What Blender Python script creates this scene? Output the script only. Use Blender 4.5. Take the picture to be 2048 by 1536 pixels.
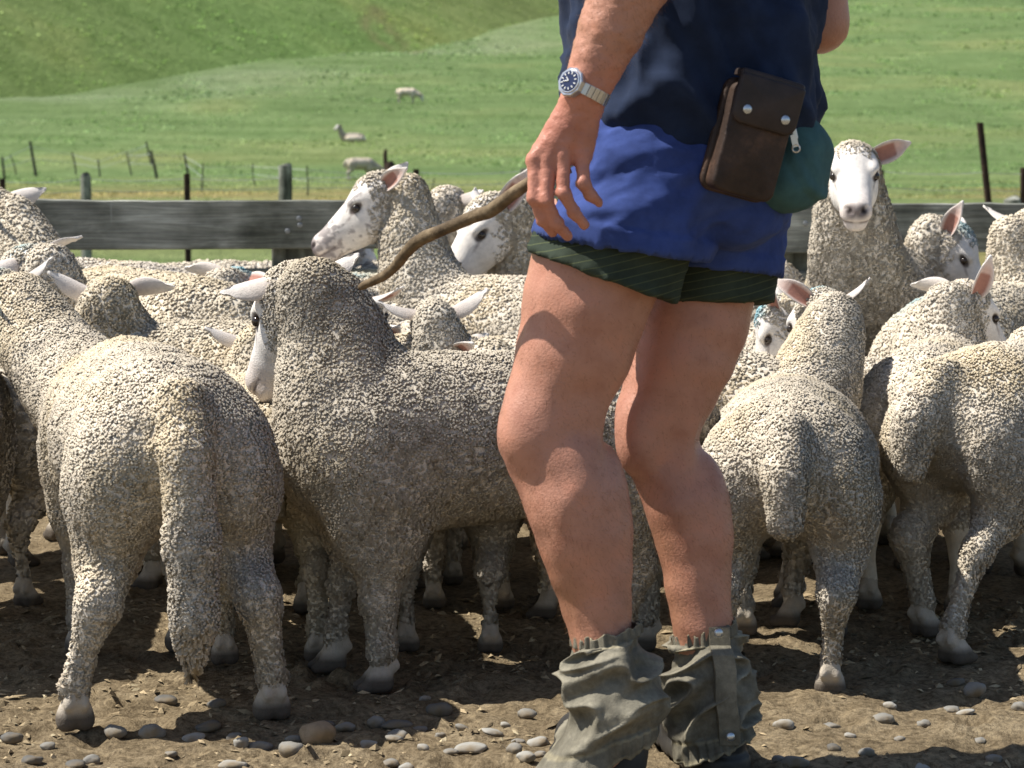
import bpy, bmesh, math, random, time
import numpy as np
from mathutils import Vector, Matrix
T0 = time.time()
for o in list(bpy.data.objects):
    bpy.data.objects.remove(o)
scene = bpy.context.scene
COL = scene.collection
rad = math.radians
RNG = np.random.default_rng(7)

# ------------------------------------------------------------------ camera, sky, sun, exposure
CAM_H = 0.90
FPX = 4480.0                       # focal length in pixels of the 2048 px wide photograph
PITCH = math.atan2(768 - 330, FPX)
cam_d = bpy.data.cameras.new('camera')
cam_d.sensor_width = 36.0
cam_d.lens = FPX / 2048 * 36.0
cam_d.clip_start = 0.05
cam_d.clip_end = 3000.0
cam = bpy.data.objects.new('camera', cam_d)
COL.objects.link(cam)
cam.location = (0, 0, CAM_H)
cam.rotation_euler = (math.pi / 2 - PITCH, 0, 0)
cam_d.dof.use_dof = True
cam_d.dof.focus_distance = 3.9
cam_d.dof.aperture_fstop = 11.0
scene.camera = cam

SUN_AZ = math.atan2(0.03, -1.0)   # direction towards the sun on the ground plane
SUN_EL = rad(57)
to_sun = Vector((math.cos(SUN_AZ) * math.cos(SUN_EL), math.sin(SUN_AZ) * math.cos(SUN_EL), math.sin(SUN_EL)))
world = bpy.data.worlds.new('World')
scene.world = world
world.use_nodes = True
wn = world.node_tree
sky = wn.nodes.new('ShaderNodeTexSky')
sky.sky_type = 'NISHITA'
sky.sun_disc = False
sky.sun_elevation = SUN_EL
sky.sun_rotation = math.pi / 2 - SUN_AZ
bg = wn.nodes['Background']
wn.links.new(sky.outputs[0], bg.inputs[0])
bg.inputs[1].default_value = 0.085
sun_d = bpy.data.lights.new('sun', 'SUN')
sun_d.energy = 5.0
sun_d.angle = rad(0.53)
sun_d.color = (1.0, 0.95, 0.87)
sun = bpy.data.objects.new('sun', sun_d)
COL.objects.link(sun)
sun.rotation_euler = to_sun.to_track_quat('Z', 'Y').to_euler()
scene.view_settings.view_transform = 'Standard'
scene.view_settings.look = 'None'
scene.view_settings.gamma = 1.0
scene.view_settings.exposure = 0.48
scene.view_settings.use_curve_mapping = False
scene.render.engine = 'CYCLES'
scene.cycles.use_denoising = True
scene.cycles.max_bounces = 5
scene.cycles.diffuse_bounces = 3
scene.cycles.glossy_bounces = 2
scene.cycles.transmission_bounces = 2
scene.cycles.transparent_max_bounces = 4

# ------------------------------------------------------------------ helpers
CP, SP_ = math.cos(PITCH), math.sin(PITCH)
def at(px, py, D):
    """world point at distance D down the yard that the photograph shows at pixel px, py"""
    u = (px - 1024) / FPX
    v = -(py - 768) / FPX
    d = np.array([u, CP + v * SP_, -SP_ + v * CP])
    return np.array([0, 0, CAM_H]) + d * (D / d[1])
def ground_at(px, py, z=0.0):
    u = (px - 1024) / FPX
    v = -(py - 768) / FPX
    d = np.array([u, CP + v * SP_, -SP_ + v * CP])
    return np.array([0, 0, CAM_H]) + d * ((z - CAM_H) / d[2])

def nrm(v):
    v = np.asarray(v, float)
    return v / (np.linalg.norm(v, axis=-1, keepdims=True) + 1e-12)

def _hash(ix, iy, iz, seed):
    n = (ix.astype(np.int64) * 73856093) ^ (iy.astype(np.int64) * 19349663) ^ (iz.astype(np.int64) * 83492791) ^ (seed * 2654435)
    n = (n ^ (n >> 13)) * 1274126177
    n = n & 0x7fffffff
    n = (n ^ (n >> 16))
    return (n % 65536) / 32768.0 - 1.0
def vnoise(p, freq, seed=1):
    """smooth value noise in -1..1 at points p (n,3)"""
    q = np.asarray(p) * freq
    i = np.floor(q).astype(np.int64)
    f = q - i
    f = f * f * (3 - 2 * f)
    out = 0
    for dx in (0, 1):
        wx = f[:, 0] if dx else 1 - f[:, 0]
        for dy in (0, 1):
            wy = f[:, 1] if dy else 1 - f[:, 1]
            for dz in (0, 1):
                wz = f[:, 2] if dz else 1 - f[:, 2]
                out = out + wx * wy * wz * _hash(i[:, 0] + dx, i[:, 1] + dy, i[:, 2] + dz, seed)
    return out
def fbm(p, freq, oct=3, seed=1):
    s, a = 0, 1.0
    for k in range(oct):
        s = s + a * vnoise(p, freq * 2 ** k, seed + k * 17)
        a *= 0.5
    return s

# signed distance shapes on a grid
class Grid:
    def __init__(self, lo, hi, h):
        self.lo = np.asarray(lo, float); self.h = h
        n = np.ceil((np.asarray(hi, float) - self.lo) / h).astype(int) + 1
        self.n = n
        ax = [np.float32(self.lo[k]) + np.arange(n[k], dtype=np.float32) * np.float32(h) for k in range(3)]
        self.x = ax[0][:, None, None]; self.y = ax[1][None, :, None]; self.z = ax[2][None, None, :]
        self.f = np.full(n, 10.0, np.float32)
    def ell(self, c, r, R=None):
        dx, dy, dz = self.x - c[0], self.y - c[1], self.z - c[2]
        if R is not None:
            R = np.asarray(R)
            dx, dy, dz = [R[0, k] * dx + R[1, k] * dy + R[2, k] * dz for k in range(3)]
        k0 = np.sqrt((dx / r[0]) ** 2 + (dy / r[1]) ** 2 + (dz / r[2]) ** 2)
        k1 = np.sqrt((dx / r[0] ** 2) ** 2 + (dy / r[1] ** 2) ** 2 + (dz / r[2] ** 2) ** 2) + 1e-9
        return k0 * (k0 - 1) / k1
    def cone(self, a, b, ra, rb):
        a = np.asarray(a, float); b = np.asarray(b, float)
        ab = b - a
        L2 = float(ab @ ab) + 1e-12
        dx, dy, dz = self.x - a[0], self.y - a[1], self.z - a[2]
        t = np.clip((dx * ab[0] + dy * ab[1] + dz * ab[2]) / L2, 0, 1)
        d = np.sqrt((dx - t * ab[0]) ** 2 + (dy - t * ab[1]) ** 2 + (dz - t * ab[2]) ** 2)
        return d - (ra + t * (rb - ra))
    def plane(self, p, n):
        """positive on the side the normal points to"""
        n = nrm(n)
        return (self.x - p[0]) * n[0] + (self.y - p[1]) * n[1] + (self.z - p[2]) * n[2]
    def add(self, d, k=0.02):
        self.f = smin(self.f, d, k).astype(np.float32)
    def sub(self, d, k=0.01):
        self.f = (-smin(-self.f, d, k)).astype(np.float32)
    def chain(self, pts, rs, k=0.01):
        for i in range(len(pts) - 1):
            self.add(self.cone(pts[i], pts[i + 1], rs[i], rs[i + 1]), k)
    def mesh(self):
        return surface_nets(self.f, self.lo, self.h)
def smin(a, b, k):
    h = np.clip(0.5 + 0.5 * (b - a) / k, 0, 1)
    return b * (1 - h) + a * h - k * h * (1 - h)

def surface_nets(f, lo, h):
    nx, ny, nz = f.shape
    ins = f < 0
    cnt = np.zeros((nx - 1, ny - 1, nz - 1), np.int8)
    for dx in (0, 1):
        for dy in (0, 1):
            for dz in (0, 1):
                cnt += ins[dx:nx - 1 + dx, dy:ny - 1 + dy, dz:nz - 1 + dz]
    mask = (cnt > 0) & (cnt < 8)
    ci = np.argwhere(mask)
    idx = np.full(mask.shape, -1, np.int64)
    idx[mask] = np.arange(len(ci))
    P = np.zeros((len(ci), 3)); W = np.zeros(len(ci))
    cor = [(a, b, c) for a in (0, 1) for b in (0, 1) for c in (0, 1)]
    for i, A in enumerate(cor):
        for B in cor[i + 1:]:
            if sum(abs(A[q] - B[q]) for q in range(3)) != 1:
                continue
            fa = f[ci[:, 0] + A[0], ci[:, 1] + A[1], ci[:, 2] + A[2]]
            fb = f[ci[:, 0] + B[0], ci[:, 1] + B[1], ci[:, 2] + B[2]]
            m = (fa < 0) != (fb < 0)
            t = np.where(m, fa / np.where(m, fa - fb, 1), 0)
            for q in range(3):
                P[:, q] += m * (A[q] + t * (B[q] - A[q]))
            W += m
    V = (ci + P / np.maximum(W, 1)[:, None]) * h + lo
    quads = []
    def emit(m, cells, off):
        a = np.argwhere(m)
        if len(a) == 0:
            return
        a = a + off[0]
        q = np.stack([idx[a[:, 0] + c[0], a[:, 1] + c[1], a[:, 2] + c[2]] for c in cells], 1)
        quads.append(q if off[1] else q[:, ::-1])
    for ax in range(3):
        s0 = [slice(1, -1)] * 3; s1 = [slice(1, -1)] * 3
        s0[ax] = slice(0, -1); s1[ax] = slice(1, None)
        A = ins[tuple(s0)]; B = ins[tuple(s1)]
        o = np.array([1, 1, 1]); o[ax] = 0
        u, v = (ax + 1) % 3, (ax + 2) % 3
        cells = []
        for du, dv in ((-1, -1), (0, -1), (0, 0), (-1, 0)):
            c = [0, 0, 0]; c[u] = du; c[v] = dv
            cells.append(tuple(c))
        emit(A & ~B, cells, (o, True))
        emit(~A & B, cells, (o, False))
    Q = np.concatenate(quads) if quads else np.zeros((0, 4), np.int64)
    return V, Q

def vnormals(V, Q):
    n = np.cross(V[Q[:, 2]] - V[Q[:, 0]], V[Q[:, 3]] - V[Q[:, 1]]) if Q.shape[1] == 4 else np.cross(V[Q[:, 1]] - V[Q[:, 0]], V[Q[:, 2]] - V[Q[:, 0]])
    out = np.zeros_like(V)
    for k in range(Q.shape[1]):
        for c in range(3):
            out[:, c] += np.bincount(Q[:, k], n[:, c], len(V))
    return nrm(out)
def relax(V, Q, it=1, w=0.5):
    for _ in range(it):
        s = np.zeros_like(V); c = np.zeros(len(V))
        for k in range(Q.shape[1]):
            a, b = Q[:, k], Q[:, (k + 1) % Q.shape[1]]
            for q in range(3):
                s[:, q] += np.bincount(a, V[b, q], len(V)) + np.bincount(b, V[a, q], len(V))
            c += np.bincount(a, minlength=len(V)) + np.bincount(b, minlength=len(V))
        V = V * (1 - w) + w * s / np.maximum(c, 1)[:, None]
    return V

def mesh_from(name, V, faces, col=None, smooth=True, extra=None):
    """V (n,3); faces: list of int arrays (m,k); col (n,3) -> point attribute 'tint'"""
    me = bpy.data.meshes.new(name)
    faces = [np.asarray(f, np.int32) for f in faces if len(f)]
    nl = sum(f.size for f in faces); nf = sum(len(f) for f in faces)
    me.vertices.add(len(V)); me.loops.add(nl); me.polygons.add(nf)
    me.vertices.foreach_set('co', np.ascontiguousarray(V, np.float32).ravel())
    me.loops.foreach_set('vertex_index', np.concatenate([f.ravel() for f in faces]))
    tot = np.concatenate([np.full(len(f), f.shape[1], np.int32) for f in faces])
    st = np.concatenate([[0], np.cumsum(tot)[:-1]]).astype(np.int32)
    me.polygons.foreach_set('loop_start', st)
    me.polygons.foreach_set('use_smooth', np.full(nf, smooth, bool))
    me.update(calc_edges=True)
    if col is not None:
        a = me.attributes.new('tint', 'FLOAT_COLOR', 'POINT')
        c = np.ones((len(V), 4), np.float32); c[:, :3] = col
        a.data.foreach_set('color', c.ravel())
    if extra:
        for k, v in extra.items():
            a = me.attributes.new(k, 'FLOAT', 'POINT')
            a.data.foreach_set('value', np.asarray(v, np.float32))
    return me
def obj(name, me, mat=None, parent=None, matrix=None):
    o = bpy.data.objects.new(name, me)
    COL.objects.link(o)
    if mat is not None and me is not None and len(me.materials) == 0:
        for m in (mat if isinstance(mat, (list, tuple)) else [mat]):
            me.materials.append(m)
    if matrix is not None:
        o.matrix_world = matrix
    if parent is not None:
        o.parent = parent
    return o
def tag(o, label=None, cat=None, group=None, kind=None):
    if label: o['label'] = label
    if cat: o['category'] = cat
    if group: o['group'] = group
    if kind: o['kind'] = kind
    return o
class MB:
    """collects simple solids into one mesh"""
    def __init__(self):
        self.V, self.F, self.n = [], [], 0
    def add(self, V, F):
        V = np.asarray(V, float)
        self.V.append(V); self.F += [tuple(int(i) + self.n for i in f) for f in F]; self.n += len(V)
    def box(self, c, s, R=None):
        c = np.asarray(c, float); h = np.asarray(s, float) / 2
        v = np.array([[x, y, z] for x in (-1, 1) for y in (-1, 1) for z in (-1, 1)]) * h
        if R is not None: v = v @ np.asarray(R).T
        self.add(v + c, [(0, 1, 3, 2), (4, 6, 7, 5), (0, 4, 5, 1), (2, 3, 7, 6), (0, 2, 6, 4), (1, 5, 7, 3)])
    def tube(self, pts, rs, n=8, cap=True, squash=None):
        pts = np.asarray(pts, float)
        if np.isscalar(rs): rs = [rs] * len(pts)
        V = []
        up = np.array([0.13, 0.31, 1.0])
        for i, p in enumerate(pts):
            t = nrm(pts[min(i + 1, len(pts) - 1)] - pts[max(i - 1, 0)])
            a = np.cross(up, t)
            if np.linalg.norm(a) < 0.2: a = np.cross([1.0, 0, 0], t)
            a = nrm(a); b = np.cross(t, a)
            for k in range(n):
                th = 2 * math.pi * k / n
                V.append(p + rs[i] * (math.cos(th) * a + math.sin(th) * b * (squash or 1)))
        F = []
        for i in range(len(pts) - 1):
            for k in range(n):
                k2 = (k + 1) % n
                F.append((i * n + k, i * n + k2, (i + 1) * n + k2, (i + 1) * n + k))
        if cap:
            F.append(tuple(range(n))[::-1]); F.append(tuple((len(pts) - 1) * n + k for k in range(n)))
        self.add(V, F)
    def build(self, name, mat, parent=None, smooth=False, bevel=0, matrix=None, auto=None):
        me = bpy.data.meshes.new(name)
        me.from_pydata([tuple(v) for v in np.concatenate(self.V)], [], self.F)
        if bevel:
            bm = bmesh.new(); bm.from_mesh(me)
            bmesh.ops.bevel(bm, geom=list(bm.edges), offset=bevel, segments=2, profile=0.6, affect='EDGES')
            bm.to_mesh(me); bm.free()
        bm = bmesh.new(); bm.from_mesh(me); bmesh.ops.recalc_face_normals(bm, faces=bm.faces); bm.to_mesh(me); bm.free()
        if smooth:
            me.polygons.foreach_set('use_smooth', [True] * len(me.polygons))
            if auto: me.set_sharp_from_angle(angle=rad(auto))
        return obj(name, me, mat, parent, matrix)

# ------------------------------------------------------------------ materials
def new_mat(name, rough=0.8, spec=0.2):
    m = bpy.data.materials.new(name)
    m.use_nodes = True
    b = m.node_tree.nodes['Principled BSDF']
    b.inputs['Roughness'].default_value = rough
    b.inputs['Specular IOR Level'].default_value = spec
    return m, m.node_tree, b
def N(nt, typ, **kw):
    n = nt.nodes.new(typ)
    for k, v in kw.items():
        if k.startswith('i_'):
            key = k[2:]
            n.inputs[int(key) if key.isdigit() else key.replace('_', ' ')].default_value = v
        else:
            setattr(n, k, v)
    return n
def ramp(nt, fac, stops):
    r = N(nt, 'ShaderNodeValToRGB')
    while len(r.color_ramp.elements) < len(stops):
        r.color_ramp.elements.new(0.5)
    for e, (p, c) in zip(r.color_ramp.elements, stops):
        e.position = p; e.color = (*c, 1) if len(c) == 3 else c
    nt.links.new(fac, r.inputs[0])
    return r.outputs[0]
def mixc(nt, fac, a, b, mode='MIX'):
    m = N(nt, 'ShaderNodeMix', data_type='RGBA', blend_type=mode)
    for sock, v in ((m.inputs[0], fac), (m.inputs[6], a), (m.inputs[7], b)):
        if hasattr(v, 'is_linked'): nt.links.new(v, sock)
        elif isinstance(v, (int, float)): sock.default_value = v
        else: sock.default_value = (*v, 1)
    return m.outputs[2]
def coords(nt, scale=(1, 1, 1), kind='Object', rot=(0, 0, 0)):
    tc = N(nt, 'ShaderNodeTexCoord')
    mp = N(nt, 'ShaderNodeMapping')
    mp.inputs['Scale'].default_value = scale
    mp.inputs['Rotation'].default_value = rot
    nt.links.new(tc.outputs[kind], mp.inputs[0])
    return mp.outputs[0]
def noise(nt, vec, scale, detail=4, rough=0.55, dist=0.0):
    n = N(nt, 'ShaderNodeTexNoise')
    n.inputs['Scale'].default_value = scale; n.inputs['Detail'].default_value = detail
    n.inputs['Roughness'].default_value = rough; n.inputs['Distortion'].default_value = dist
    if vec is not None: nt.links.new(vec, n.inputs['Vector'])
    return n.outputs[0]
def bump(nt, b, h, strength=0.3, dist=0.01):
    n = N(nt, 'ShaderNodeBump')
    n.inputs['Strength'].default_value = strength; n.inputs['Distance'].default_value = dist
    nt.links.new(h, n.inputs['Height']); nt.links.new(n.outputs[0], b.inputs['Normal'])
def tint_mat(name, rough, spec, nscale=60, namp=0.25, bstr=0.0, bscale=200, sheen=0):
    """colour from the mesh's own pigment attribute with a little noise"""
    m, nt, b = new_mat(name, rough, spec)
    a = N(nt, 'ShaderNodeAttribute', attribute_name='tint')
    v = coords(nt)
    n = noise(nt, v, nscale, 3)
    r = ramp(nt, n, [(0.25, (1 - namp,) * 3), (0.75, (1 + namp * 0.4,) * 3)])
    c = mixc(nt, 1.0, a.outputs[0], r, 'MULTIPLY')
    nt.links.new(c, b.inputs['Base Color'])
    if bstr:
        bump(nt, b, noise(nt, v, bscale, 3), bstr, 0.004)
    if sheen:
        b.inputs['Sheen Weight'].default_value = sheen
    return m
# ------------------------------------------------------------------ setting: yard, paddock and hills
def sstep(a, b, x):
    t = np.clip((np.asarray(x, float) - a) / (b - a), 0, 1)
    return t * t * (3 - 2 * t)
def softplus(x): return np.log1p(np.exp(np.clip(x, -40, 40)))
KT = 0.80
def terr(X, D):
    X = np.asarray(X, float); D = np.asarray(D, float)
    z = CAM_H + KT * (terr0(X / KT, D / KT) - CAM_H)
    w = sstep(14, 42, D)
    return z * w - 0.03 * (1 - w)
def terr0(X, D):
    X = np.asarray(X, float); D = np.asarray(D, float)
    P = np.stack([X.ravel(), D.ravel(), np.zeros(X.size)], 1)
    n1 = fbm(P, 1 / 42.0, 3, 41).reshape(X.shape); n2 = fbm(P, 1 / 9.0, 2, 43).reshape(X.shape)
    base = -0.03 + 0.30 * sstep(20, 75, D) + 0.004 * np.clip(-X - 4, 0, 14) * sstep(40, 75, D)
    spur = base + 0.112 * 6 * softplus((D - 84) / 6)
    Dc = 120 + (X + 27) * 2.45
    Dc = np.clip(Dc, 95, None)
    zc = 0.27 + 0.112 * 6 * softplus((Dc - 84) / 6)
    over = np.clip(D - Dc, 0, None)
    spur = np.where(D > Dc, np.minimum(spur, zc + 0.112 * over * np.exp(-over / 4.0) - 0.10 * np.clip(over - 3, 0, None)), spur)
    bk = zc - 2.2 + 0.30 * (D - Dc - 14)
    z = np.where(D > Dc, np.maximum(spur, bk), spur)
    far = sstep(84, 130, D)
    bank = -0.22 * np.exp(-((D - 66) / 5.0) ** 2) * sstep(-14, -8, X) * (1 - sstep(2, 8, X))
    return z + far * (0.9 * n1 + 0.10 * n2) + bank + 0.04 * n2 * sstep(14, 40, D)
def hit(px, py):
    """where the ray through a pixel meets the paddock"""
    u = (px - 1024) / FPX; v = -(py - 768) / FPX
    d = np.array([u, CP + v * SP_, -SP_ + v * CP]); d = d / d[1]
    Ds = np.concatenate([np.arange(9, 80, 0.25), np.arange(80, 600, 0.5)])
    zz = CAM_H + d[2] * Ds
    t = terr(u / (CP + v * SP_) * Ds, Ds)
    k = np.argmax(zz <= t)
    return np.array([d[0] * Ds[k], Ds[k], t[k]])

def grass_hill_material():
    m, nt, b = new_mat('hill_pasture', 0.95, 0.05)
    a = N(nt, 'ShaderNodeAttribute', attribute_name='tint')
    v = coords(nt, (1, 0.45, 1))
    n = noise(nt, v, 1.1, 8, 0.72)
    n2 = noise(nt, coords(nt, (0.25, 1.3, 1)), 0.55, 6, 0.7)
    c = mixc(nt, 1.0, a.outputs[0], ramp(nt, n, [(0.30, (0.74, 0.78, 0.72)), (0.5, (1.0, 1.0, 1.0)), (0.72, (1.22, 1.18, 1.24))]), 'MULTIPLY')
    c = mixc(nt, 1.0, c, ramp(nt, n2, [(0.32, (0.74, 0.80, 0.70)), (0.55, (1, 1, 1)), (0.75, (1.25, 1.20, 1.25))]), 'MULTIPLY')
    nt.links.new(c, b.inputs['Base Color'])
    bump(nt, b, noise(nt, v, 3.0, 6, 0.7), 0.8, 0.25)
    return m
def lines_mesh(xs, ys, zf):
    X, Y = np.meshgrid(xs, ys)
    Z = zf(X, Y)
    V = np.stack([X.ravel(), Y.ravel(), Z.ravel()], 1)
    nx, ny = len(xs), len(ys)
    i = np.arange((ny - 1) * nx).reshape(ny - 1, nx)[:, :-1].ravel()
    return V, np.stack([i, i + 1, i + nx + 1, i + nx], 1)
TRACKS = []
for tr in ([(752, 16), (727, 48), (750, 80), (789, 105)], [(757, 22), (773, 59), (805, 86), (836, 106)]):
    pts = [hit(*p)[:2] for p in tr]
    q = []
    for a_, b_ in zip(pts[:-1], pts[1:]):
        q += [a_ + (b_ - a_) * t for t in np.linspace(0, 1, 24)]
    TRACKS.append(np.array(q))
def hill_tint(X, D):
    P = np.stack([X, D, np.zeros(len(X))], 1)
    g = np.array([0.138, 0.200, 0.078])
    n = fbm(P, 1 / 26.0, 3, 71)[:, None]; n2 = fbm(P, 1 / 6.0, 3, 77)[:, None]; n3 = fbm(P, 1 / 60.0, 2, 79)[:, None]
    c = np.tile(g, (len(X), 1))
    c = c * (1 + 0.10 * n + 0.10 * n2)
    dry = np.clip(0.55 * n2 + 0.3 * n - 0.05, 0, 1)
    near = (1 - sstep(42, 62, D))[:, None]
    dry = np.clip(dry * 0.5 + near * (0.50 + 0.7 * n2), 0, 0.9)
    c = c * (1 - dry) + np.array([0.235, 0.200, 0.085]) * dry
    Dc = KT * np.clip(120 + (X / KT + 27) * 2.45, 95, None)
    bk = sstep(6, 22, D - Dc)[:, None]
    c = c * (1 - bk) + c * np.array([1.04, 1.12, 0.92]) * bk
    pale = (sstep(-34, -4, D - Dc) * (1 - sstep(-2, 8, D - Dc)))[:, None] * 0.5 * np.clip(0.7 + n2, 0, 1.3)
    c = c * (1 - pale) + np.array([0.205, 0.245, 0.145]) * pale
    brown = (np.clip(n3 * 1.6 - 0.1, 0, 1) * bk * 0.3)
    c = c * (1 - brown) + np.array([0.20, 0.165, 0.075]) * brown
    for t in TRACKS:
        m = (np.abs(X - t[:, 0].mean()) < 40) & (D > 120)
        if m.any():
            d = np.min(np.hypot((X[m][:, None] - t[None, :, 0]), (D[m][:, None] - t[None, :, 1]) * 0.6), 1)
            w = np.clip(1.2 - d / 0.45, 0, 1)[:, None] * 0.75
            c[m] = c[m] * (1 - w) + np.array([0.17, 0.165, 0.075]) * w
    return np.clip(c, 0.01, 0.6)
def build_hill():
    us = np.concatenate([np.linspace(-1.4, -0.34, 30), np.linspace(-0.33, 0.33, 190), np.linspace(0.34, 1.4, 30)])
    Ds = np.concatenate([np.linspace(7.6, 40, 30), np.linspace(41, 80, 50), np.geomspace(80.5, 330, 200), np.geomspace(340, 900, 16)])
    U, D = np.meshgrid(us, Ds)
    X = U * D
    Z = terr(X, D)
    Z[0] = -0.3
    V = np.stack([X.ravel(), D.ravel(), Z.ravel()], 1)
    nx, ny = len(us), len(Ds)
    i = np.arange((ny - 1) * nx).reshape(ny - 1, nx)[:, :-1].ravel()
    Q = np.stack([i, i + 1, i + nx + 1, i + nx], 1)
    me = mesh_from('hill', V, [Q], hill_tint(V[:, 0], V[:, 1]))
    tag(obj('hill', me, grass_hill_material()), kind='structure')
build_hill()
def build_grass():
    rng = np.random.default_rng(5)
    n = 52000
    u = rng.uniform(-0.27, 0.27, n)
    D = np.exp(rng.uniform(math.log(34), math.log(210), n))
    X = u * D
    z = terr(X, D)
    P = np.stack([X, D, np.zeros(n)], 1)
    clump = fbm(P, 1 / 3.0, 2, 91)
    keep = rng.random(n) < 0.45 + 0.6 * clump
    X, D, z = X[keep], D[keep], z[keep]; n = len(X); clump = clump[keep]
    hgt = 0.5 * (0.10 + 0.13 * rng.random(n)) * (1 + 0.5 * clump) * np.clip(D / 110, 0.55, 1.5)
    w = hgt * rng.uniform(0.7, 1.8, n)
    V = np.empty((n, 3, 3, 3)); C = np.empty((n, 3, 3, 3))
    tint = 2.2 * hill_tint(X, D) * (1 + 0.20 * rng.normal(0, 1, n))[:, None].clip(0.45, 1.7)
    pale = (rng.random(n) < 0.22)[:, None]
    tint = np.where(pale, tint * np.array([1.35, 1.25, 1.5]), tint)
    for k in range(3):
        th = rng.uniform(0, math.pi, n); lean = rng.normal(0.25, 0.25, n) * hgt
        ox, oy = rng.normal(0, 0.5, n) * w, rng.normal(0, 0.5, n) * w
        bx, by = np.cos(th) * w * 0.5, np.sin(th) * w * 0.5
        b = np.stack([X + ox, D + oy, z - 0.02], 1)
        V[:, k, 0] = b - np.stack([bx, by, 0 * bx], 1)
        V[:, k, 1] = b + np.stack([bx, by, 0 * bx], 1)
        V[:, k, 2] = b + np.stack([lean, lean * 0.3, hgt * rng.uniform(0.7, 1.2, n)], 1)
        C[:, k] = tint[:, None, :]
    F = np.arange(n * 9).reshape(-1, 3)
    me = mesh_from('grass', V.reshape(-1, 3), [F], C.reshape(-1, 3), smooth=False)
    m, nt, b = new_mat('grass_blades', 0.9, 0.05)
    a = N(nt, 'ShaderNodeAttribute', attribute_name='tint')
    nt.links.new(a.outputs[0], b.inputs['Base Color'])
    tr = N(nt, 'ShaderNodeBsdfTranslucent'); nt.links.new(a.outputs[0], tr.inputs[0])
    mx = N(nt, 'ShaderNodeMixShader', i_0=0.6)
    nt.links.new(b.outputs[0], mx.inputs[1]); nt.links.new(tr.outputs[0], mx.inputs[2])
    nt.links.new(mx.outputs[0], nt.nodes['Material Output'].inputs[0])
    tag(obj('grass', me, m), 'uneven wind-blown pasture grass on the hillside', 'grass', kind='stuff')
build_grass()

# yard floor
def yard_z(X, Y):
    P = np.stack([np.ravel(X), np.ravel(Y), np.zeros(np.size(X))], 1)
    z = 0.008 * fbm(P, 4, 3, 11) + 0.006 * fbm(P, 17, 2, 13) + 0.0045 * fbm(P, 45, 2, 19)
    rngh = np.random.default_rng(17)
    hx = rngh.uniform(-1.3, 1.3, 150); hy = rngh.uniform(2.8, 4.5, 150); ha = rngh.uniform(0, 3.14, 150)
    fx, fy = np.ravel(X), np.ravel(Y)
    near = (np.abs(fx) < 1.45) & (fy > 2.7) & (fy < 4.6)
    for k in range(150):
        m = near & (np.abs(fx - hx[k]) < 0.09) & (np.abs(fy - hy[k]) < 0.09)
        if m.any():
            u = (fx[m] - hx[k]) * math.cos(ha[k]) + (fy[m] - hy[k]) * math.sin(ha[k]); v = -(fx[m] - hx[k]) * math.sin(ha[k]) + (fy[m] - hy[k]) * math.cos(ha[k])
            r = np.sqrt((u / 0.035) ** 2 + (v / 0.024) ** 2)
            z[m] += -0.013 * np.exp(-r ** 4) + 0.006 * np.exp(-((r - 1.45) / 0.35) ** 2)
    return z.reshape(np.shape(X))
def dirt_material():
    m, nt, b = new_mat('yard_dirt', 0.95, 0.08)
    v = coords(nt)
    n = noise(nt, v, 9, 8, 0.7)
    n2 = noise(nt, v, 75, 5, 0.7)
    c = ramp(nt, n, [(0.30, (0.160, 0.122, 0.074)), (0.5, (0.280, 0.218, 0.135)), (0.72, (0.39, 0.315, 0.205))])
    c = mixc(nt, 1.0, c, ramp(nt, n2, [(0.34, (0.42, 0.40, 0.38)), (0.55, (1, 1, 1)), (0.75, (1.45, 1.42, 1.35))]), 'MULTIPLY')
    nt.links.new(c, b.inputs['Base Color'])
    bump(nt, b, noise(nt, v, 130, 6, 0.7), 0.9, 0.012)
    return m
xs = np.concatenate([np.linspace(-40, -1.5, 40), np.arange(-1.47, 1.47, 0.012), np.linspace(1.5, 40, 40)])
ys = np.concatenate([np.linspace(-40, 2.7, 30), np.arange(2.72, 4.6, 0.012), np.linspace(4.65, 8.2, 60)])
YV, YQ = lines_mesh(xs, ys, yard_z)
tag(obj('ground', mesh_from('ground', YV, [YQ]), dirt_material()), kind='structure')

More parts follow.
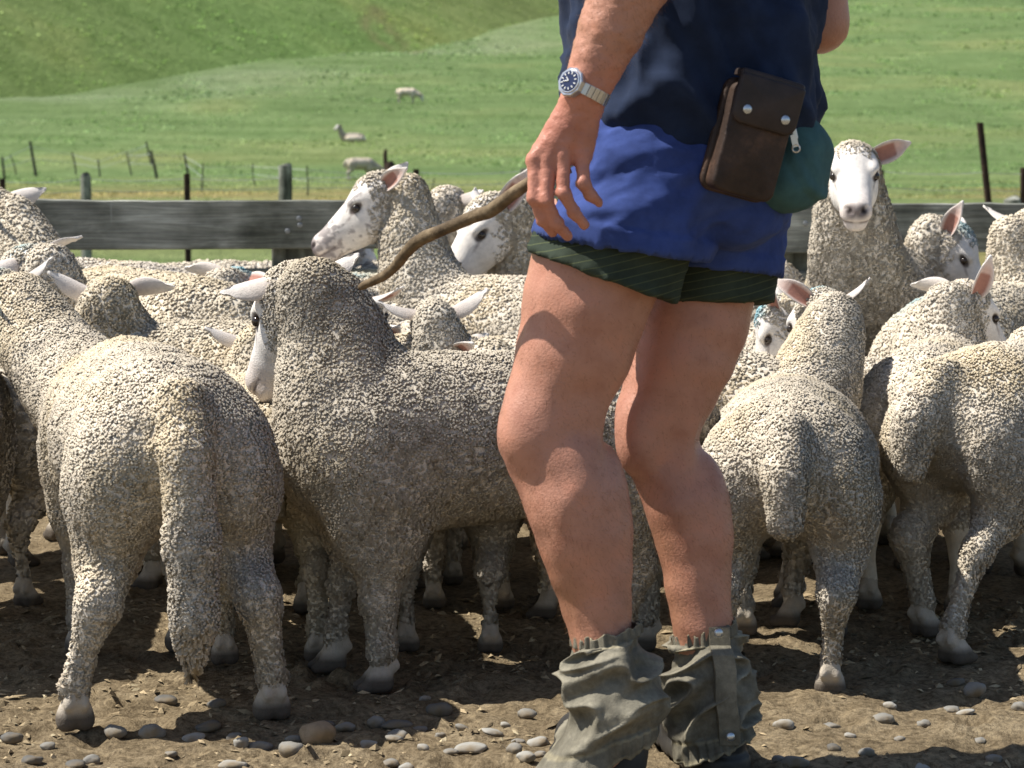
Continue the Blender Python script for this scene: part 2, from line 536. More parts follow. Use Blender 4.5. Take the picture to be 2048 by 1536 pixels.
# yard rail fence
def wood_material(name, dark=1.0, green=0.0, scale=(0.9, 8, 8), stain=1.0):
    m, nt, b = new_mat(name, 0.85, 0.2)
    v = coords(nt, scale)
    n = noise(nt, v, 3.0, 8, 0.65, 0.6)
    grain = noise(nt, coords(nt, (scale[0] * 1.2, scale[1] * 9, scale[2] * 9)), 3.0, 4, 0.6)
    c = ramp(nt, n, [(0.28, (0.045 * dark, 0.045 * dark, 0.040 * dark)), (0.5, (0.115 * dark, 0.118 * dark, 0.105 * dark)), (0.75, (0.24 * dark, 0.245 * dark, 0.225 * dark))])
    c = mixc(nt, 0.5, c, ramp(nt, grain, [(0.35, (0.45, 0.45, 0.45)), (0.6, (1.15, 1.15, 1.12))]), 'MULTIPLY')
    big = noise(nt, coords(nt), 2.2, 5, 0.6)
    c = mixc(nt, stain, c, ramp(nt, big, [(0.38, (0.36, 0.37, 0.33)), (0.60, (1.3, 1.3, 1.27))]), 'MULTIPLY')
    # pale drips running down
    dv = N(nt, 'ShaderNodeTexVoronoi'); nt.links.new(coords(nt, (14, 1, 1.2)), dv.inputs['Vector']); dv.inputs['Scale'].default_value = 1.0
    dm = ramp(nt, dv.outputs['Distance'], [(0.02, (1, 1, 1)), (0.07, (0, 0, 0))])
    dn = noise(nt, coords(nt, (2.0, 2, 2)), 2.0, 4)
    dm2 = mixc(nt, 1.0, dm, ramp(nt, dn, [(0.48, (0, 0, 0)), (0.66, (0.6, 0.6, 0.6))]), 'MULTIPLY')
    c = mixc(nt, dm2, c, (0.26 * dark, 0.27 * dark, 0.255 * dark))
    nt.links.new(c, b.inputs['Base Color'])
    bump(nt, b, grain, 0.5, 0.004)
    return m
M_BOARD = wood_material('weathered_board', 2.0)
M_POST = wood_material('weathered_post', 2.2, scale=(8, 8, 0.9))
M_STEEL, nt_, b_ = new_mat('galvanised_bolt', 0.45, 0.5)
b_.inputs['Base Color'].default_value = (0.20, 0.21, 0.21, 1); b_.inputs['Metallic'].default_value = 0.3
FD = 6.80
def board_mesh(x0, x1, h, t, seed, dz=0.0):
    nx = max(8, int((x1 - x0) / 0.05))
    V, F = [], []
    rng = np.random.default_rng(seed)
    for i in range(nx + 1):
        x = x0 + (x1 - x0) * i / nx
        wob = 0.0025 * math.sin(x * 3 + seed) + rng.normal(0, 0.0010)
        sl = dz * (i / nx - 0.5)
        c = 0.004
        top, bo = h / 2 + wob + sl, -h / 2 + 0.0025 * math.sin(x * 2.1 + seed * 2) + sl
        V += [(x, -t / 2, bo + c), (x, -t / 2, top - c), (x, -t / 2 + c, top), (x, t / 2 - c, top), (x, t / 2, top - c), (x, t / 2, bo + c), (x, t / 2 - c, bo), (x, -t / 2 + c, bo)]
    for i in range(nx):
        for k in range(8):
            k2 = (k + 1) % 8
            F.append((i * 8 + k, i * 8 + k2, (i + 1) * 8 + k2, (i + 1) * 8 + k))
    F.append(tuple(range(7, -1, -1))); F.append(tuple(nx * 8 + k for k in range(8)))
    mb = MB(); mb.add(V, [f[::-1] for f in F])
    return mb
yf = bpy.data.objects.new('rail_fence', None); COL.objects.link(yf)
yf.location = (0, FD, 0)
tag(yf, 'weathered grey timber rail fence closing off the sheep yard', 'fence')
TOPL = at(300, 399, FD)[2]; TOPR = at(1900, 406, FD)[2]
def rail(x0, x1, ztop, seed, h=0.150, y=0.0):
    board_mesh(x0, x1, h, 0.042, seed).build('board', M_BOARD, yf, matrix=Matrix.Translation((0, y, ztop - h / 2)))
rail(-3.1, 0.128, TOPL, 1); rail(0.134, 3.1, TOPR, 2)
for q, zt in enumerate((0.585, 0.40, 0.215)):
    rail(-3.1, 0.128, zt, 3 + q, 0.125); rail(0.134, 3.1, zt - 0.006, 7 + q, 0.125)
for k, px in enumerate((-560, 590, 1610, 2550)):
    xx = at(px, 450, FD)[0]
    mb = MB(); mb.box((0, 0, 0.28), (0.150, 0.13, 1.0 if k else 1.0))
    mb.build('post', M_POST, yf, bevel=0.006, matrix=Matrix.Translation((xx, 0.091, -0.04)))
for px, py in ((600, 450), (598, 437), (1611, 447), (1628, 462), (575, 462)):
    p = at(px, py, FD - 0.021)
    mb = MB(); mb.tube([(0, 0.004, 0), (0, -0.004, 0), (0, -0.006, 0)], [0.0085, 0.0085, 0.005], 12)
    mb.build('bolt', M_STEEL, yf, smooth=True, auto=40, matrix=Matrix.Translation((p[0], -0.021, p[2])))

# wire fences behind
M_RUST, nt_, b_ = new_mat('rusty_steel_post', 0.8, 0.2)
nt_.links.new(ramp(nt_, noise(nt_, coords(nt_), 14, 5), [(0.3, (0.028, 0.020, 0.017)), (0.7, (0.075, 0.045, 0.032))]), b_.inputs['Base Color'])
M_WIRE, nt_, b_ = new_mat('galvanised_wire', 0.5, 0.5)
b_.inputs['Base Color'].default_value = (0.42, 0.46, 0.45, 1)
M_OLDWOOD = wood_material('old_fence_wood', 0.45, scale=(7, 7, 1), stain=0.8)
M_ROUND = wood_material('round_post_wood', 2.0, scale=(7, 7, 1), stain=1.0)
mf = bpy.data.objects.new('wire_fence', None); COL.objects.link(mf); mf.location = (0, 20, 0)
tag(mf, 'wire fence with round wooden posts and steel standards just behind the yard rails', 'fence')
MD = 20.0
def child_at(mb, name, mat, parent, **kw):
    o = mb.build(name, mat, None, **kw)
    o.parent = parent; o.matrix_parent_inverse = Matrix.Translation(parent.location).inverted()
    return o
def round_post(px, ytop, wpx, D, parent, mat, lean=0.0):
    p = at(px, ytop, D); zb = float(terr(p[0], D)) - 0.25
    r = wpx / 2 * D / FPX
    mb = MB()
    zs = np.linspace(zb, p[2], 7); rngp = np.random.default_rng(int(px) + 5)
    pts = [(p[0] - lean * (p[2] - z) + rngp.normal(0, r * 0.06), D + rngp.normal(0, r * 0.06), z) for z in zs] + [(p[0], D, p[2] + 0.004)]
    mb.tube(pts, [r * (1.06 - 0.06 * k / 6) for k in range(7)] + [r * 0.86], 14)
    child_at(mb, 'post', mat, parent, smooth=True, auto=40)
def steel_post(px, ytop, wpx, D, parent, xbot=None, ybot=None):
    p = at(px, ytop, D)
    if xbot is not None:
        b0 = at(xbot, ybot, D); k = (-0.25 - p[2]) / (b0[2] - p[2]); base = p + (b0 - p) * k
    else:
        base = np.array([p[0], D, float(terr(p[0], D)) - 0.2])
    w = wpx * D / FPX
    mb = MB()
    R = np.eye(3)
    for (ax, ay) in ((1, 0.0), (-0.5, 0.87), (-0.5, -0.87)):
        a, b2 = base, p
        o = np.array([ax, ay, 0]) * w * 0.62; t = np.array([-ay, ax, 0]) * w * 0.12
        V = [a - t, a + t, a + o + t, a + o - t, b2 - t, b2 + t, b2 + o + t, b2 + o - t]
        mb.add(V, [(0, 3, 2, 1), (4, 5, 6, 7), (0, 1, 5, 4), (1, 2, 6, 5), (2, 3, 7, 6), (3, 0, 4, 7)])
    child_at(mb, 'post', M_RUST, parent)
round_post(171, 352, 21, MD, mf, M_ROUND); round_post(570, 331, 27, MD, mf, M_ROUND); round_post(1052, 338, 24, MD, mf, M_ROUND); round_post(2024, 399, 34, 17.5, mf, M_ROUND)
steel_post(4, 357, 10, MD, mf); steel_post(373, 347, 11, MD, mf); steel_post(831, 338, 11, MD, mf); steel_post(1762, 340, 9, MD, mf); steel_post(1430, 340, 10, MD, mf)
steel_post(1959, 245, 12, MD, mf, 1976, 405); steel_post(2046, 335, 11, MD, mf, 2046, 405)
def wire(pts, r, parent, name='wire'):
    mb = MB(); mb.tube(pts, r, 5)
    child_at(mb, name, M_WIRE, parent)
def wire_px(pl, D, parent, r):
    pts = []
    for (a, b2) in zip(pl[:-1], pl[1:]):
        A, B = at(*a, D), at(*b2, D)
        for t in np.linspace(0, 1, 9)[:-1]:
            q = A + (B - A) * t; q[2] -= 0.02 * 4 * t * (1 - t); pts.append(q)
    pts.append(at(*pl[-1], D))
    wire(pts, r, parent)
wire_px([(-300, 366), (4, 363), (171, 358), (373, 357), (570, 355), (831, 345), (1052, 342), (1430, 342), (1762, 343), (1962, 345), (2300, 346)], MD, mf, 0.0032)
wire_px([(-300, 388), (4, 385), (171, 380), (373, 377), (570, 375), (831, 367), (1052, 364), (1430, 370), (1762, 373), (1966, 379), (2300, 384)], MD, mf, 0.0032)
ff = bpy.data.objects.new('old_post_fence', None); COL.objects.link(ff); ff.location = (-10, 70, 0)
tag(ff, 'distant leaning old fence of crooked posts at the foot of the hill', 'fence')
def crooked(x0, y0, x1, y1, wpx, mat, bend=0):
    b0 = hit(x1, y1); D = b0[1]; p = at(x0, y0, D)
    r = wpx / 2 * D / FPX
    b1 = b0 + (b0 - p) * 0.12
    mb = MB()
    pts = [b1 + (p - b1) * t + np.array([bend * r * math.sin(math.pi * t * 1.3), 0, 0]) for t in np.linspace(0, 1, 6)]
    mb.tube(pts, [r * (1.1 - 0.25 * t) for t in np.linspace(0, 1, 6)], 7)
    child_at(mb, 'post', mat, ff, smooth=True, auto=50)
    return b0, p
FP = []
for a in [(4, 313, 9, 358, 5, 0), (22, 309, 31, 350, 2.6, 1.5), (60, 283, 72, 352, 6, 0), (145, 303, 151, 349, 3.2, 1), (196, 318, 200, 354, 3.4, 0), (253, 304, 263, 351, 3, 0),
          (292, 283, 303, 330, 4, 0), (302, 301, 314, 357, 6, 0), (368, 306, 377, 353, 5, 0), (406, 326, 404, 384, 3, 0), (503, 326, 512, 372, 2.6, -2), (615, 331, 614, 392, 3, 1.2), (869, 356, 862, 392, 2.6, 0)]:
    FP.append(crooked(a[0], a[1], a[2], a[3], a[4], M_OLDWOOD, a[5]))
for hgt in (0.85, 0.5):
    q = [b0 + (p - b0) * hgt for (b0, p) in FP if True]
    q = sorted(q, key=lambda t: t[0])
    wire(q, 0.006, ff)
sp0 = hit(779, 352)
mb = MB(); rs_ = np.random.default_rng(3)
mb.tube([sp0 + (0, 0, -0.1), sp0 + (0.03, 0, 0.25), sp0 + (-0.02, 0, 0.40)], [0.20, 0.17, 0.12], 9)
mb.tube([sp0 + (-0.1, 0, 0.2), sp0 + (-0.12, 0, 0.62), sp0 + (-0.1, 0, 0.75)], [0.07, 0.06, 0.05], 7)
tag(mb.build('tree_stump', M_RUST, smooth=True, auto=45), 'dark broken tree stump standing in the paddock behind the spotted ewe', 'stump')
# ------------------------------------------------------------------ sheep
def wool_material():
    m, nt, b = new_mat('wool', 0.95, 0.03)
    a = N(nt, 'ShaderNodeAttribute', attribute_name='tint')
    r = ramp(nt, noise(nt, coords(nt), 25, 3), [(0.25, (0.88,) * 3), (0.75, (1.05,) * 3)])
    c = mixc(nt, 1.0, a.outputs[0], r, 'MULTIPLY')
    nt.links.new(c, b.inputs['Base Color'])
    # a fibre mass scatters light like the skin it grows from: lean the shading normal towards the fleece surface
    at2 = N(nt, 'ShaderNodeAttribute', attribute_name='lie')
    vt = N(nt, 'ShaderNodeVectorTransform', vector_type='NORMAL', convert_from='OBJECT', convert_to='WORLD')
    nt.links.new(at2.outputs['Vector'], vt.inputs[0])
    geo = N(nt, 'ShaderNodeNewGeometry')
    mx = N(nt, 'ShaderNodeMix', data_type='VECTOR')
    mx.inputs[0].default_value = 0.90
    nt.links.new(geo.outputs['Normal'], mx.inputs[4]); nt.links.new(vt.outputs[0], mx.inputs[5])
    nn = N(nt, 'ShaderNodeVectorMath', operation='NORMALIZE'); nt.links.new(mx.outputs[1], nn.inputs[0])
    nt.links.new(nn.outputs[0], b.inputs['Normal'])
    tr = N(nt, 'ShaderNodeBsdfTranslucent'); nt.links.new(c, tr.inputs[0])
    ms = N(nt, 'ShaderNodeMixShader', i_0=0.32)
    nt.links.new(b.outputs[0], ms.inputs[1]); nt.links.new(tr.outputs[0], ms.inputs[2])
    nt.links.new(ms.outputs[0], nt.nodes['Material Output'].inputs[0])
    return m
M_WOOL = wool_material()
M_HIDE = tint_mat('short_haired_hide', 0.8, 0.15, 90, 0.16, 0.35, 320)
def eye_material():
    m, nt, b = new_mat('sheep_eye', 0.12, 0.6)
    b.inputs['Base Color'].default_value = (0.025, 0.016, 0.01, 1)
    return m
M_EYE = eye_material()
WOOL = np.array([0.76, 0.690, 0.580])
FACE = np.array([0.80, 0.755, 0.70])
BLUE = np.array([0.30, 0.62, 0.74])

def head_proto(h=0.0038):
    g = Grid((-0.08, -0.095, -0.15), (0.265, 0.095, 0.09), h)
    g.add(g.ell((0.015, 0, -0.002), (0.075, 0.057, 0.063)), 0.02)
    g.add(g.cone((0.04, 0, -0.004), (0.195, 0, -0.060), 0.053, 0.030), 0.03)
    g.add(g.cone((0.03, 0, -0.062), (0.180, 0, -0.088), 0.046, 0.020), 0.03)
    for s in (-1, 1):
        g.add(g.ell((0.055, s * 0.026, -0.048), (0.065, 0.030, 0.046)), 0.02)
        g.add(g.ell((0.068, s * 0.043, 0.010), (0.032, 0.015, 0.017)), 0.014)
        g.add(g.ell((0.150, s * 0.020, -0.052), (0.05, 0.013, 0.020)), 0.02)
    g.add(g.ell((0.203, 0, -0.068), (0.032, 0.034, 0.031)), 0.02)
    g.add(g.ell((0.196, 0, -0.098), (0.030, 0.025, 0.015)), 0.008)
    for s in (-1, 1):
        g.sub(g.ell((0.082, s * 0.058, -0.006), (0.016, 0.011, 0.011)), 0.008)
        g.sub(g.cone((0.236, s * 0.010, -0.062), (0.222, s * 0.024, -0.052), 0.0045, 0.0055), 0.005)
        g.sub(g.cone((0.236, 0, -0.0865), (0.212, s * 0.031, -0.0865), 0.0035, 0.0035), 0.004)
        g.sub(g.cone((0.212, s * 0.031, -0.0865), (0.172, s * 0.037, -0.080), 0.0035, 0.003), 0.004)
    g.sub(g.cone((0.236, 0, -0.066), (0.236, 0, -0.083), 0.0025, 0.0025), 0.004)
    V, Q = g.mesh()
    V = relax(V, Q, 1, 0.4)
    return V, Q
HEADS = {}
for key, hh in (('fine', 0.0040), ('plain', 0.0072)):
    hv_, hq_ = head_proto(hh)
    HEADS[key] = (hv_, hq_, vnormals(hv_, hq_))
def head_colour(V, seed, speckle=0.0, blue=0.0, nose=1.0):
    c = np.tile(FACE, (len(V), 1))
    x, y, z = V[:, 0], V[:, 1], V[:, 2]
    ay = np.abs(y)
    n = fbm(V + seed, 35, 3, seed)
    c *= (1 + 0.06 * n)[:, None]
    def put(w, col):
        nonlocal c
        w = np.clip(w, 0, 1)[:, None]
        c = c * (1 - w) + np.asarray(col) * w
    def spot(px, py, pz, r, soft=0.5):
        d = np.sqrt((x - px) ** 2 + (ay - py) ** 2 + (z - pz) ** 2) / r
        return np.clip((1 - d) / soft, 0, 1)
    put(spot(0.20, 0.01, -0.07, 0.075, 0.6) * 0.35, (0.62, 0.48, 0.43))
    put(spot(0.232, 0.012, -0.058, 0.024, 0.5) * nose, (0.10, 0.075, 0.075))
    put(spot(0.228, 0.018, -0.056, 0.011, 0.6), (0.015, 0.01, 0.01))
    ml = np.clip(1 - np.abs(z + 0.086 - np.clip((0.212 - x) * 0.16, 0, 1)) / 0.0045, 0, 1) * (x > 0.172) * np.clip(ay / 0.01, 0.5, 1)
    put(ml * 0.9, (0.06, 0.04, 0.04))
    put(np.clip((1 - np.hypot((x - 0.085) / 0.0235, (z + 0.006 + 0.25 * (x - 0.085)) / 0.0135)) / 0.3, 0, 1) * (ay > 0.025) * 0.9, (0.06, 0.04, 0.036))
    put(np.clip(1 - np.hypot((x - 0.110) / 0.024, (z + 0.024 + (x - 0.110) * 0.5) / 0.006), 0, 1) * (ay > 0.02) * 0.7, (0.16, 0.11, 0.11))
    if speckle:
        sp = fbm(V * [1, 1, 1] + seed * 3.1, 90, 2, seed + 5)
        zone = np.clip((x - 0.13) / 0.06, 0, 1) * 0.8 + spot(0.09, 0.05, 0.015, 0.04, 0.8) * 0.9 + 0.08
        put(speckle * np.clip((sp + zone * 1.25 - 0.62) * 3, 0, 1), (0.20, 0.17, 0.17))
    if blue:
        b = fbm(V + seed * 1.7, 30, 2, seed + 9)
        put(blue * np.clip((0.03 - x) / 0.03, 0, 1) * np.clip((z - 0.03) / 0.02, 0, 1) * np.clip(b + 0.6, 0, 1), BLUE)
    return c
def ear_proto(nu=16, nv=9, tip=0.0):
    L = 0.118
    top, bot, ct, cb = [], [], [], []
    for i in range(nu):
        u = i / (nu - 1)
        w = 0.0285 * (math.sin(math.pi * (0.16 + 0.76 * u) ** 0.92) ** 0.75) * (1 - 0.22 * u) + 0.002
        for j in range(nv):
            v = -1 + 2 * j / (nv - 1)
            curl = 0.85 * (1 - 0.55 * u)
            a = v * curl * 1.35
            rr = w / max(0.2, math.sin(curl * 1.2))
            yy = rr * math.sin(a) * (1 - 0.1 * u)
            zz = rr * (1 - math.cos(a))
            x = L * u - 0.020 * abs(v) ** 2.5 * u ** 4
            bend = -0.018 * u * u + tip * max(0, u - 0.6) ** 2
            th = 0.0022 * (1 - 0.5 * abs(v)) + 0.0010
            top.append((x, yy, zz + bend + th * (1 if 0 < j < nv - 1 else 0)))
            bot.append((x, yy, zz + bend - th))
            inner = max(0, 1 - abs(v) ** 3) * min(1, (1 - u) * 3) 
            ct.append(np.array([0.66, 0.46, 0.39]) * inner + FACE * 0.9 * (1 - inner) if u < 0.98 else FACE * 0.9)
            if inner > 0.8 and u < 0.55: ct[-1] = np.array([0.40, 0.20, 0.155])
            cb.append(FACE * 0.90 * (1 - 0.25 * (1 - u) * (1 - abs(v))) * np.array([1.0, 0.93 + 0.07 * u, 0.90 + 0.1 * u]))
    V = np.array(top + bot); C = np.array(ct + cb)
    n = nu * nv
    Q = []
    for i in range(nu - 1):
        for j in range(nv - 1):
            a, b, c, d = i * nv + j, i * nv + j + 1, (i + 1) * nv + j + 1, (i + 1) * nv + j
            Q.append((a, d, c, b)); Q.append((n + a, n + b, n + c, n + d))
    for i in range(nu - 1):
        for j in (0, nv - 1):
            a, b = i * nv + j, (i + 1) * nv + j
            Q.append((a, n + a, n + b, b) if j == 0 else (a, b, n + b, n + a))
    for j in range(nv - 1):
        i = nu - 1
        a, b = i * nv + j, i * nv + j + 1
        Q.append((a, n + a, n + b, b))
    return V, np.array(Q), C
EV, EQ, EC = ear_proto()
def hoof_proto():
    g = Grid((-0.05, -0.045, -0.01), (0.075, 0.045, 0.085), 0.0062)
    for s in (-1, 1):
        g.add(g.cone((-0.008, s * 0.0145, 0.017), (0.034, s * 0.0165, 0.010), 0.0185, 0.011), 0.006)
        g.add(g.cone((-0.004, s * 0.011, 0.030), (0.012, s * 0.014, 0.022), 0.019, 0.016), 0.008)
        g.add(g.ell((-0.030, s * 0.014, 0.050), (0.009, 0.008, 0.011)), 0.008)
    g.add(g.cone((-0.012, 0, 0.068), (-0.004, 0, 0.035), 0.0215, 0.020), 0.015)
    g.f = np.maximum(g.f, -g.plane((0, 0, 0.001), (0, 0, 1)))
    V, Q = g.mesh()
    z = V[:, 2]
    w = np.clip((z - 0.026) / 0.014, 0, 1)[:, None]
    C = np.array([0.12, 0.10, 0.08]) * (1 - w) + np.array([0.50, 0.44, 0.36]) * w
    return V, Q, C
FV, FQ, FC = hoof_proto()

def basis(fwd, up=(0, 0, 1), roll=0.0):
    x = nrm(fwd)
    y = nrm(np.cross(up, x))
    z = np.cross(x, y)
    if roll:
        c, s = math.cos(roll), math.sin(roll)
        y, z = c * y + s * z, -s * y + c * z
    return np.stack([x, y, z], 1)

def bez(a, b, c, n):
    t = np.linspace(0, 1, n)[:, None]
    return (1 - t) ** 2 * np.asarray(a) + 2 * t * (1 - t) * np.asarray(b) + t ** 2 * np.asarray(c)

def locks(P, Nn, L, R, droop, seed, tintc):
    """short blunt wool locks: three-sided nubs, rounded by their smooth normals"""
    n = len(P)
    rng = np.random.default_rng(seed)
    co = np.stack([vnoise(P, 48, seed + q) for q in range(3)], 1)
    ji = rng.normal(0, 0.22, (n, 3))
    d = nrm(Nn * 0.80 + co * 0.50 + ji + droop)
    L = L[:, None]; R = R[:, None]
    p0 = P - d * R * 0.8
    p2 = P + d * L
    a = nrm(np.cross(d, rng.normal(0, 1, (n, 3))))
    b = np.cross(d, a)
    V = np.empty((n, 6, 3))
    for k in range(3):
        th = 2 * math.pi * k / 3
        V[:, k] = p0 + (math.cos(th) * a + math.sin(th) * b) * R * 1.05
        V[:, 3 + k] = p2 + (math.cos(th + 0.9) * a + math.sin(th + 0.9) * b) * R * 0.72
    T = np.array([[0, 1, 4], [0, 4, 3], [1, 2, 5], [1, 5, 4], [2, 0, 3], [2, 3, 5], [3, 4, 5]])
    F = ((np.arange(n) * 6)[:, None, None] + T[None]).reshape(-1, 3)
    C = np.repeat(tintc[:, None, :], 6, 1).reshape(-1, 3)
    return V.reshape(-1, 3), F, C, np.repeat(Nn[:, None, :], 6, 1).reshape(-1, 3)

def staples(P, sp, seed):
    """vector to, and distance from, the nearest of a set of scattered centres"""
    q = P / sp
    i0 = np.floor(q).astype(np.int64)
    best = np.full(len(P), 9.0); vec = np.zeros_like(P); idn = np.zeros(len(P))
    for dx in (-1, 0, 1):
        for dy in (-1, 0, 1):
            for dz in (-1, 0, 1):
                c = i0 + [dx, dy, dz]
                j = np.stack([_hash(c[:, 0], c[:, 1], c[:, 2], seed + k) for k in range(3)], 1) * 0.45 + 0.5
                v = c + j - q
                d = (v * v).sum(1)
                m = d < best
                best[m] = d[m]; vec[m] = v[m]; idn[m] = j[m, 0]
    return vec, np.sqrt(best), idn

def sample(V, Q, sp, rng, mask=None):
    """spread points over quads: returns points, vertex weights (indices of nearest corner)"""
    T = np.concatenate([Q[:, [0, 1, 2]], Q[:, [0, 2, 3]]])
    if mask is not None:
        T = T[mask[T].all(1)]
    A = np.linalg.norm(np.cross(V[T[:, 1]] - V[T[:, 0]], V[T[:, 2]] - V[T[:, 0]]), axis=1) / 2
    n = int(A.sum() / sp ** 2 * 3.0)
    if n < 3:
        return np.zeros((0, 3)), np.zeros(0, int)
    t = rng.choice(len(T), n, p=A / A.sum())
    r1, r2 = np.sqrt(rng.random(n)), rng.random(n)
    w = np.stack([1 - r1, r1 * (1 - r2), r1 * r2], 1)
    P = (V[T[t]] * w[:, :, None]).sum(1)
    key = np.floor(P / (sp * 1.12)).astype(np.int64)
    kk = (key[:, 0] * 100003 + key[:, 1]) * 100019 + key[:, 2]
    _, u = np.unique(kk, return_index=True)
    return P[u], T[t[u], np.argmax(w[u], 1)]

SHEEP = []
def make_sheep(label, cx, cy, heading, s=1.0, poll=None, face=(1, 0, -0.5), roll=0.0, sp=0.010, tail='dock', legs=None,
               pitch=0.0, lift=0.0, speckle=0.0, blue=0.0, ears=(None, None), tone=1.0, warm=0.0, wool=1.0, seed=1,
               cut=0.042, eyes=True, group='sheep crowded in the yard', fat=1.0, lying=False, hz=0.0, back_blue=None, lockk=1.0, neck_r=1.0,
               name='sheep', facing=-0.15, stp=0.024, nmid=None, fine=False, far=False, noseblack=1.0):
    rng = np.random.default_rng(seed)
    HV, HQ, HN = HEADS['fine' if fine else 'plain']
    h = rad(heading)
    Mw = Matrix.Translation((cx, cy, lift)) @ Matrix.Rotation(h, 4, 'Z') @ Matrix.Rotation(-rad(pitch), 4, 'Y') @ Matrix.Scale(s, 4)
    Mi = np.array(Mw.inverted())
    Rm = np.array(Mw.to_3x3()) / s
    tol = lambda p: Mi[:3, :3] @ np.asarray(p, float) + Mi[:3, 3]
    pl = tol(poll) if poll is not None else np.array([0.50, 0, 0.76])
    fd = nrm(Rm.T @ np.asarray(face, float))
    upl = Rm.T @ np.array([0, 0, 1.0])
    HB = basis(fd, upl, roll)
    lo = np.minimum([-0.56, -0.30, -0.03], pl - 0.16); hi = np.maximum([0.52, 0.30, 0.72], pl + 0.16)
    g = Grid(lo, hi, (0.0180 if sp < 0.0062 else 0.023) if not far else 0.026)
    W = fat
    g.add(g.ell((0.20, 0, 0.445), (0.195, 0.145 * W, 0.165)), 0.05)
    g.add(g.ell((0.00, 0, 0.450), (0.30, 0.172 * W, 0.152)), 0.06)
    g.add(g.ell((-0.02, 0, 0.505), (0.335, 0.110 * W, 0.108)), 0.05)
    g.add(g.ell((-0.235, 0, 0.460), (0.180, 0.160 * W, 0.148)), 0.05)
    foot = []
    legs = legs or {}
    if not lying:
        for sy in (-1, 1):
            ox, oy, ob = legs.get('h' + ('l' if sy > 0 else 'r'), (0, 0, 0))
            y = sy * 0.105 * W
            g.add(g.ell((-0.285, y, 0.405), (0.116, 0.074, 0.128)), 0.035)
            st = (-0.275 + 0.25 * ox, y + 0.1 * oy, 0.290); hk = (-0.368 + 0.6 * ox + ob, y + 0.5 * oy, 0.215)
            ft = (-0.345 + ox, y + oy, 0.075)
            g.chain([(-0.27, y, 0.38), st, hk, ft, (ft[0] + 0.012, ft[1], 0.055)], [0.076, 0.050, 0.031, 0.0205, 0.0205], 0.03)
            foot.append((ft[0] + 0.012, ft[1]))
            ox, oy, ob = legs.get('f' + ('l' if sy > 0 else 'r'), (0, 0, 0))
            y = sy * 0.095 * W
            g.add(g.ell((0.225, y, 0.375), (0.10, 0.07, 0.165)), 0.05)
            el = (0.20, y, 0.285); kn = (0.225 + 0.55 * ox + ob, y + 0.5 * oy, 0.175); ft = (0.215 + ox, y + oy, 0.075)
            g.chain([(0.21, y, 0.36), el, kn, ft, (ft[0] + 0.012, ft[1], 0.055)], [0.070, 0.045, 0.028, 0.0200, 0.0205], 0.03)
            foot.append((ft[0] + 0.012, ft[1]))
    if tail == 'long':
        g.chain([(-0.375, 0, 0.545), (-0.435, 0, 0.47), (-0.462, 0, 0.33), (-0.470, 0.0, 0.20), (-0.468, 0.005, 0.115)], [0.045, 0.042, 0.041, 0.037, 0.016], 0.015)
    else:
        g.chain([(-0.375, 0, 0.545), (-0.440, 0.0, 0.47), (-0.462, 0.0, 0.375)], [0.050, 0.046, 0.034], 0.010)
    back = HB @ np.array([-0.045, 0, -0.03]) + pl
    mid = np.array([0.25, 0, 0.45]) * 0.5 + back * 0.5 + np.array([0.02, 0, -0.035]) if nmid is None else tol(nmid)
    nk = bez((0.27, 0, 0.44), mid + (np.array([0.05, 0, -0.03]) if nmid is None else 0), back, 6)
    rs = np.array([0.114, 0.107, 0.100, 0.084, 0.072, 0.064]) * np.linspace(1, neck_r, 6)
    g.chain(list(nk), list(rs), 0.05)
    if far or True:
        g.add(g.ell(pl + HB @ np.array([-0.012, 0, -0.020]), (0.056, 0.050, 0.056), HB), 0.02)
    V, Q = g.mesh()
    V = relax(V, Q, 1, 0.5)
    V += vnormals(V, Q) * (0.006 * vnoise(V, 9, seed) + 0.0030 * (1 - 2 * np.abs(vnoise(V * [1, 1, 0.6], 30, seed + 2))) * np.clip((V[:, 2] - 0.2) / 0.1, 0.2, 1))[:, None]
    Nn = vnormals(V, Q)
    shade = tone * np.array([1 + 0.03 * warm, 1.0, 1 - 0.10 * warm])
    wc = WOOL * shade
    hv = HV @ HB.T + pl
    hc = head_colour(HV, seed, speckle, blue, noseblack)
    parts_V = [V, hv]; parts_F = [Q, HQ + len(V)]; parts_C = [np.tile(wc * 0.92, (len(V), 1)), hc]
    nv = len(V) + len(hv)
    for i, sy in enumerate((1, -1)):
        e = ears[i] or {}
        d = np.array(e.get('dir', (-0.30, 0.95, 0.02)), float) * [1, sy, 1]
        op = np.array(e.get('open', (0.75, 0.15, -0.25)), float) * [1, sy, 1]
        x = nrm(d); z = nrm(op - x * (op @ x)); y = np.cross(z, x)
        B = np.stack([x, y, z], 1)
        ev = EV.copy()
        if e.get('fold'):
            u = np.clip((ev[:, 0] - 0.075) / 0.05, 0, 1)
            ev[:, 2] += e['fold'] * u ** 1.6 * 0.04; ev[:, 0] -= np.abs(e['fold']) * u ** 2 * 0.02
        ev = ev * (0.35 + 0.55 * e.get('size', 0.98))
        ev = (ev @ B.T + np.array([-0.012, sy * 0.046, 0.022])) @ HB.T + pl
        parts_V.append(ev); parts_F.append(EQ + nv); parts_C.append(EC * (1 + 0.05 * rng.normal()))
        nv += len(ev)
    for (fx, fy) in foot:
        fv = FV + np.array([fx - 0.002, fy, 0.0])
        parts_V.append(fv); parts_F.append(FQ + nv); parts_C.append(FC); nv += len(fv)
    me = mesh_from(name, np.concatenate(parts_V), parts_F, np.concatenate(parts_C))
    o = obj(name, me, M_HIDE, None, Mw)
    tag(o, label, 'sheep', group)
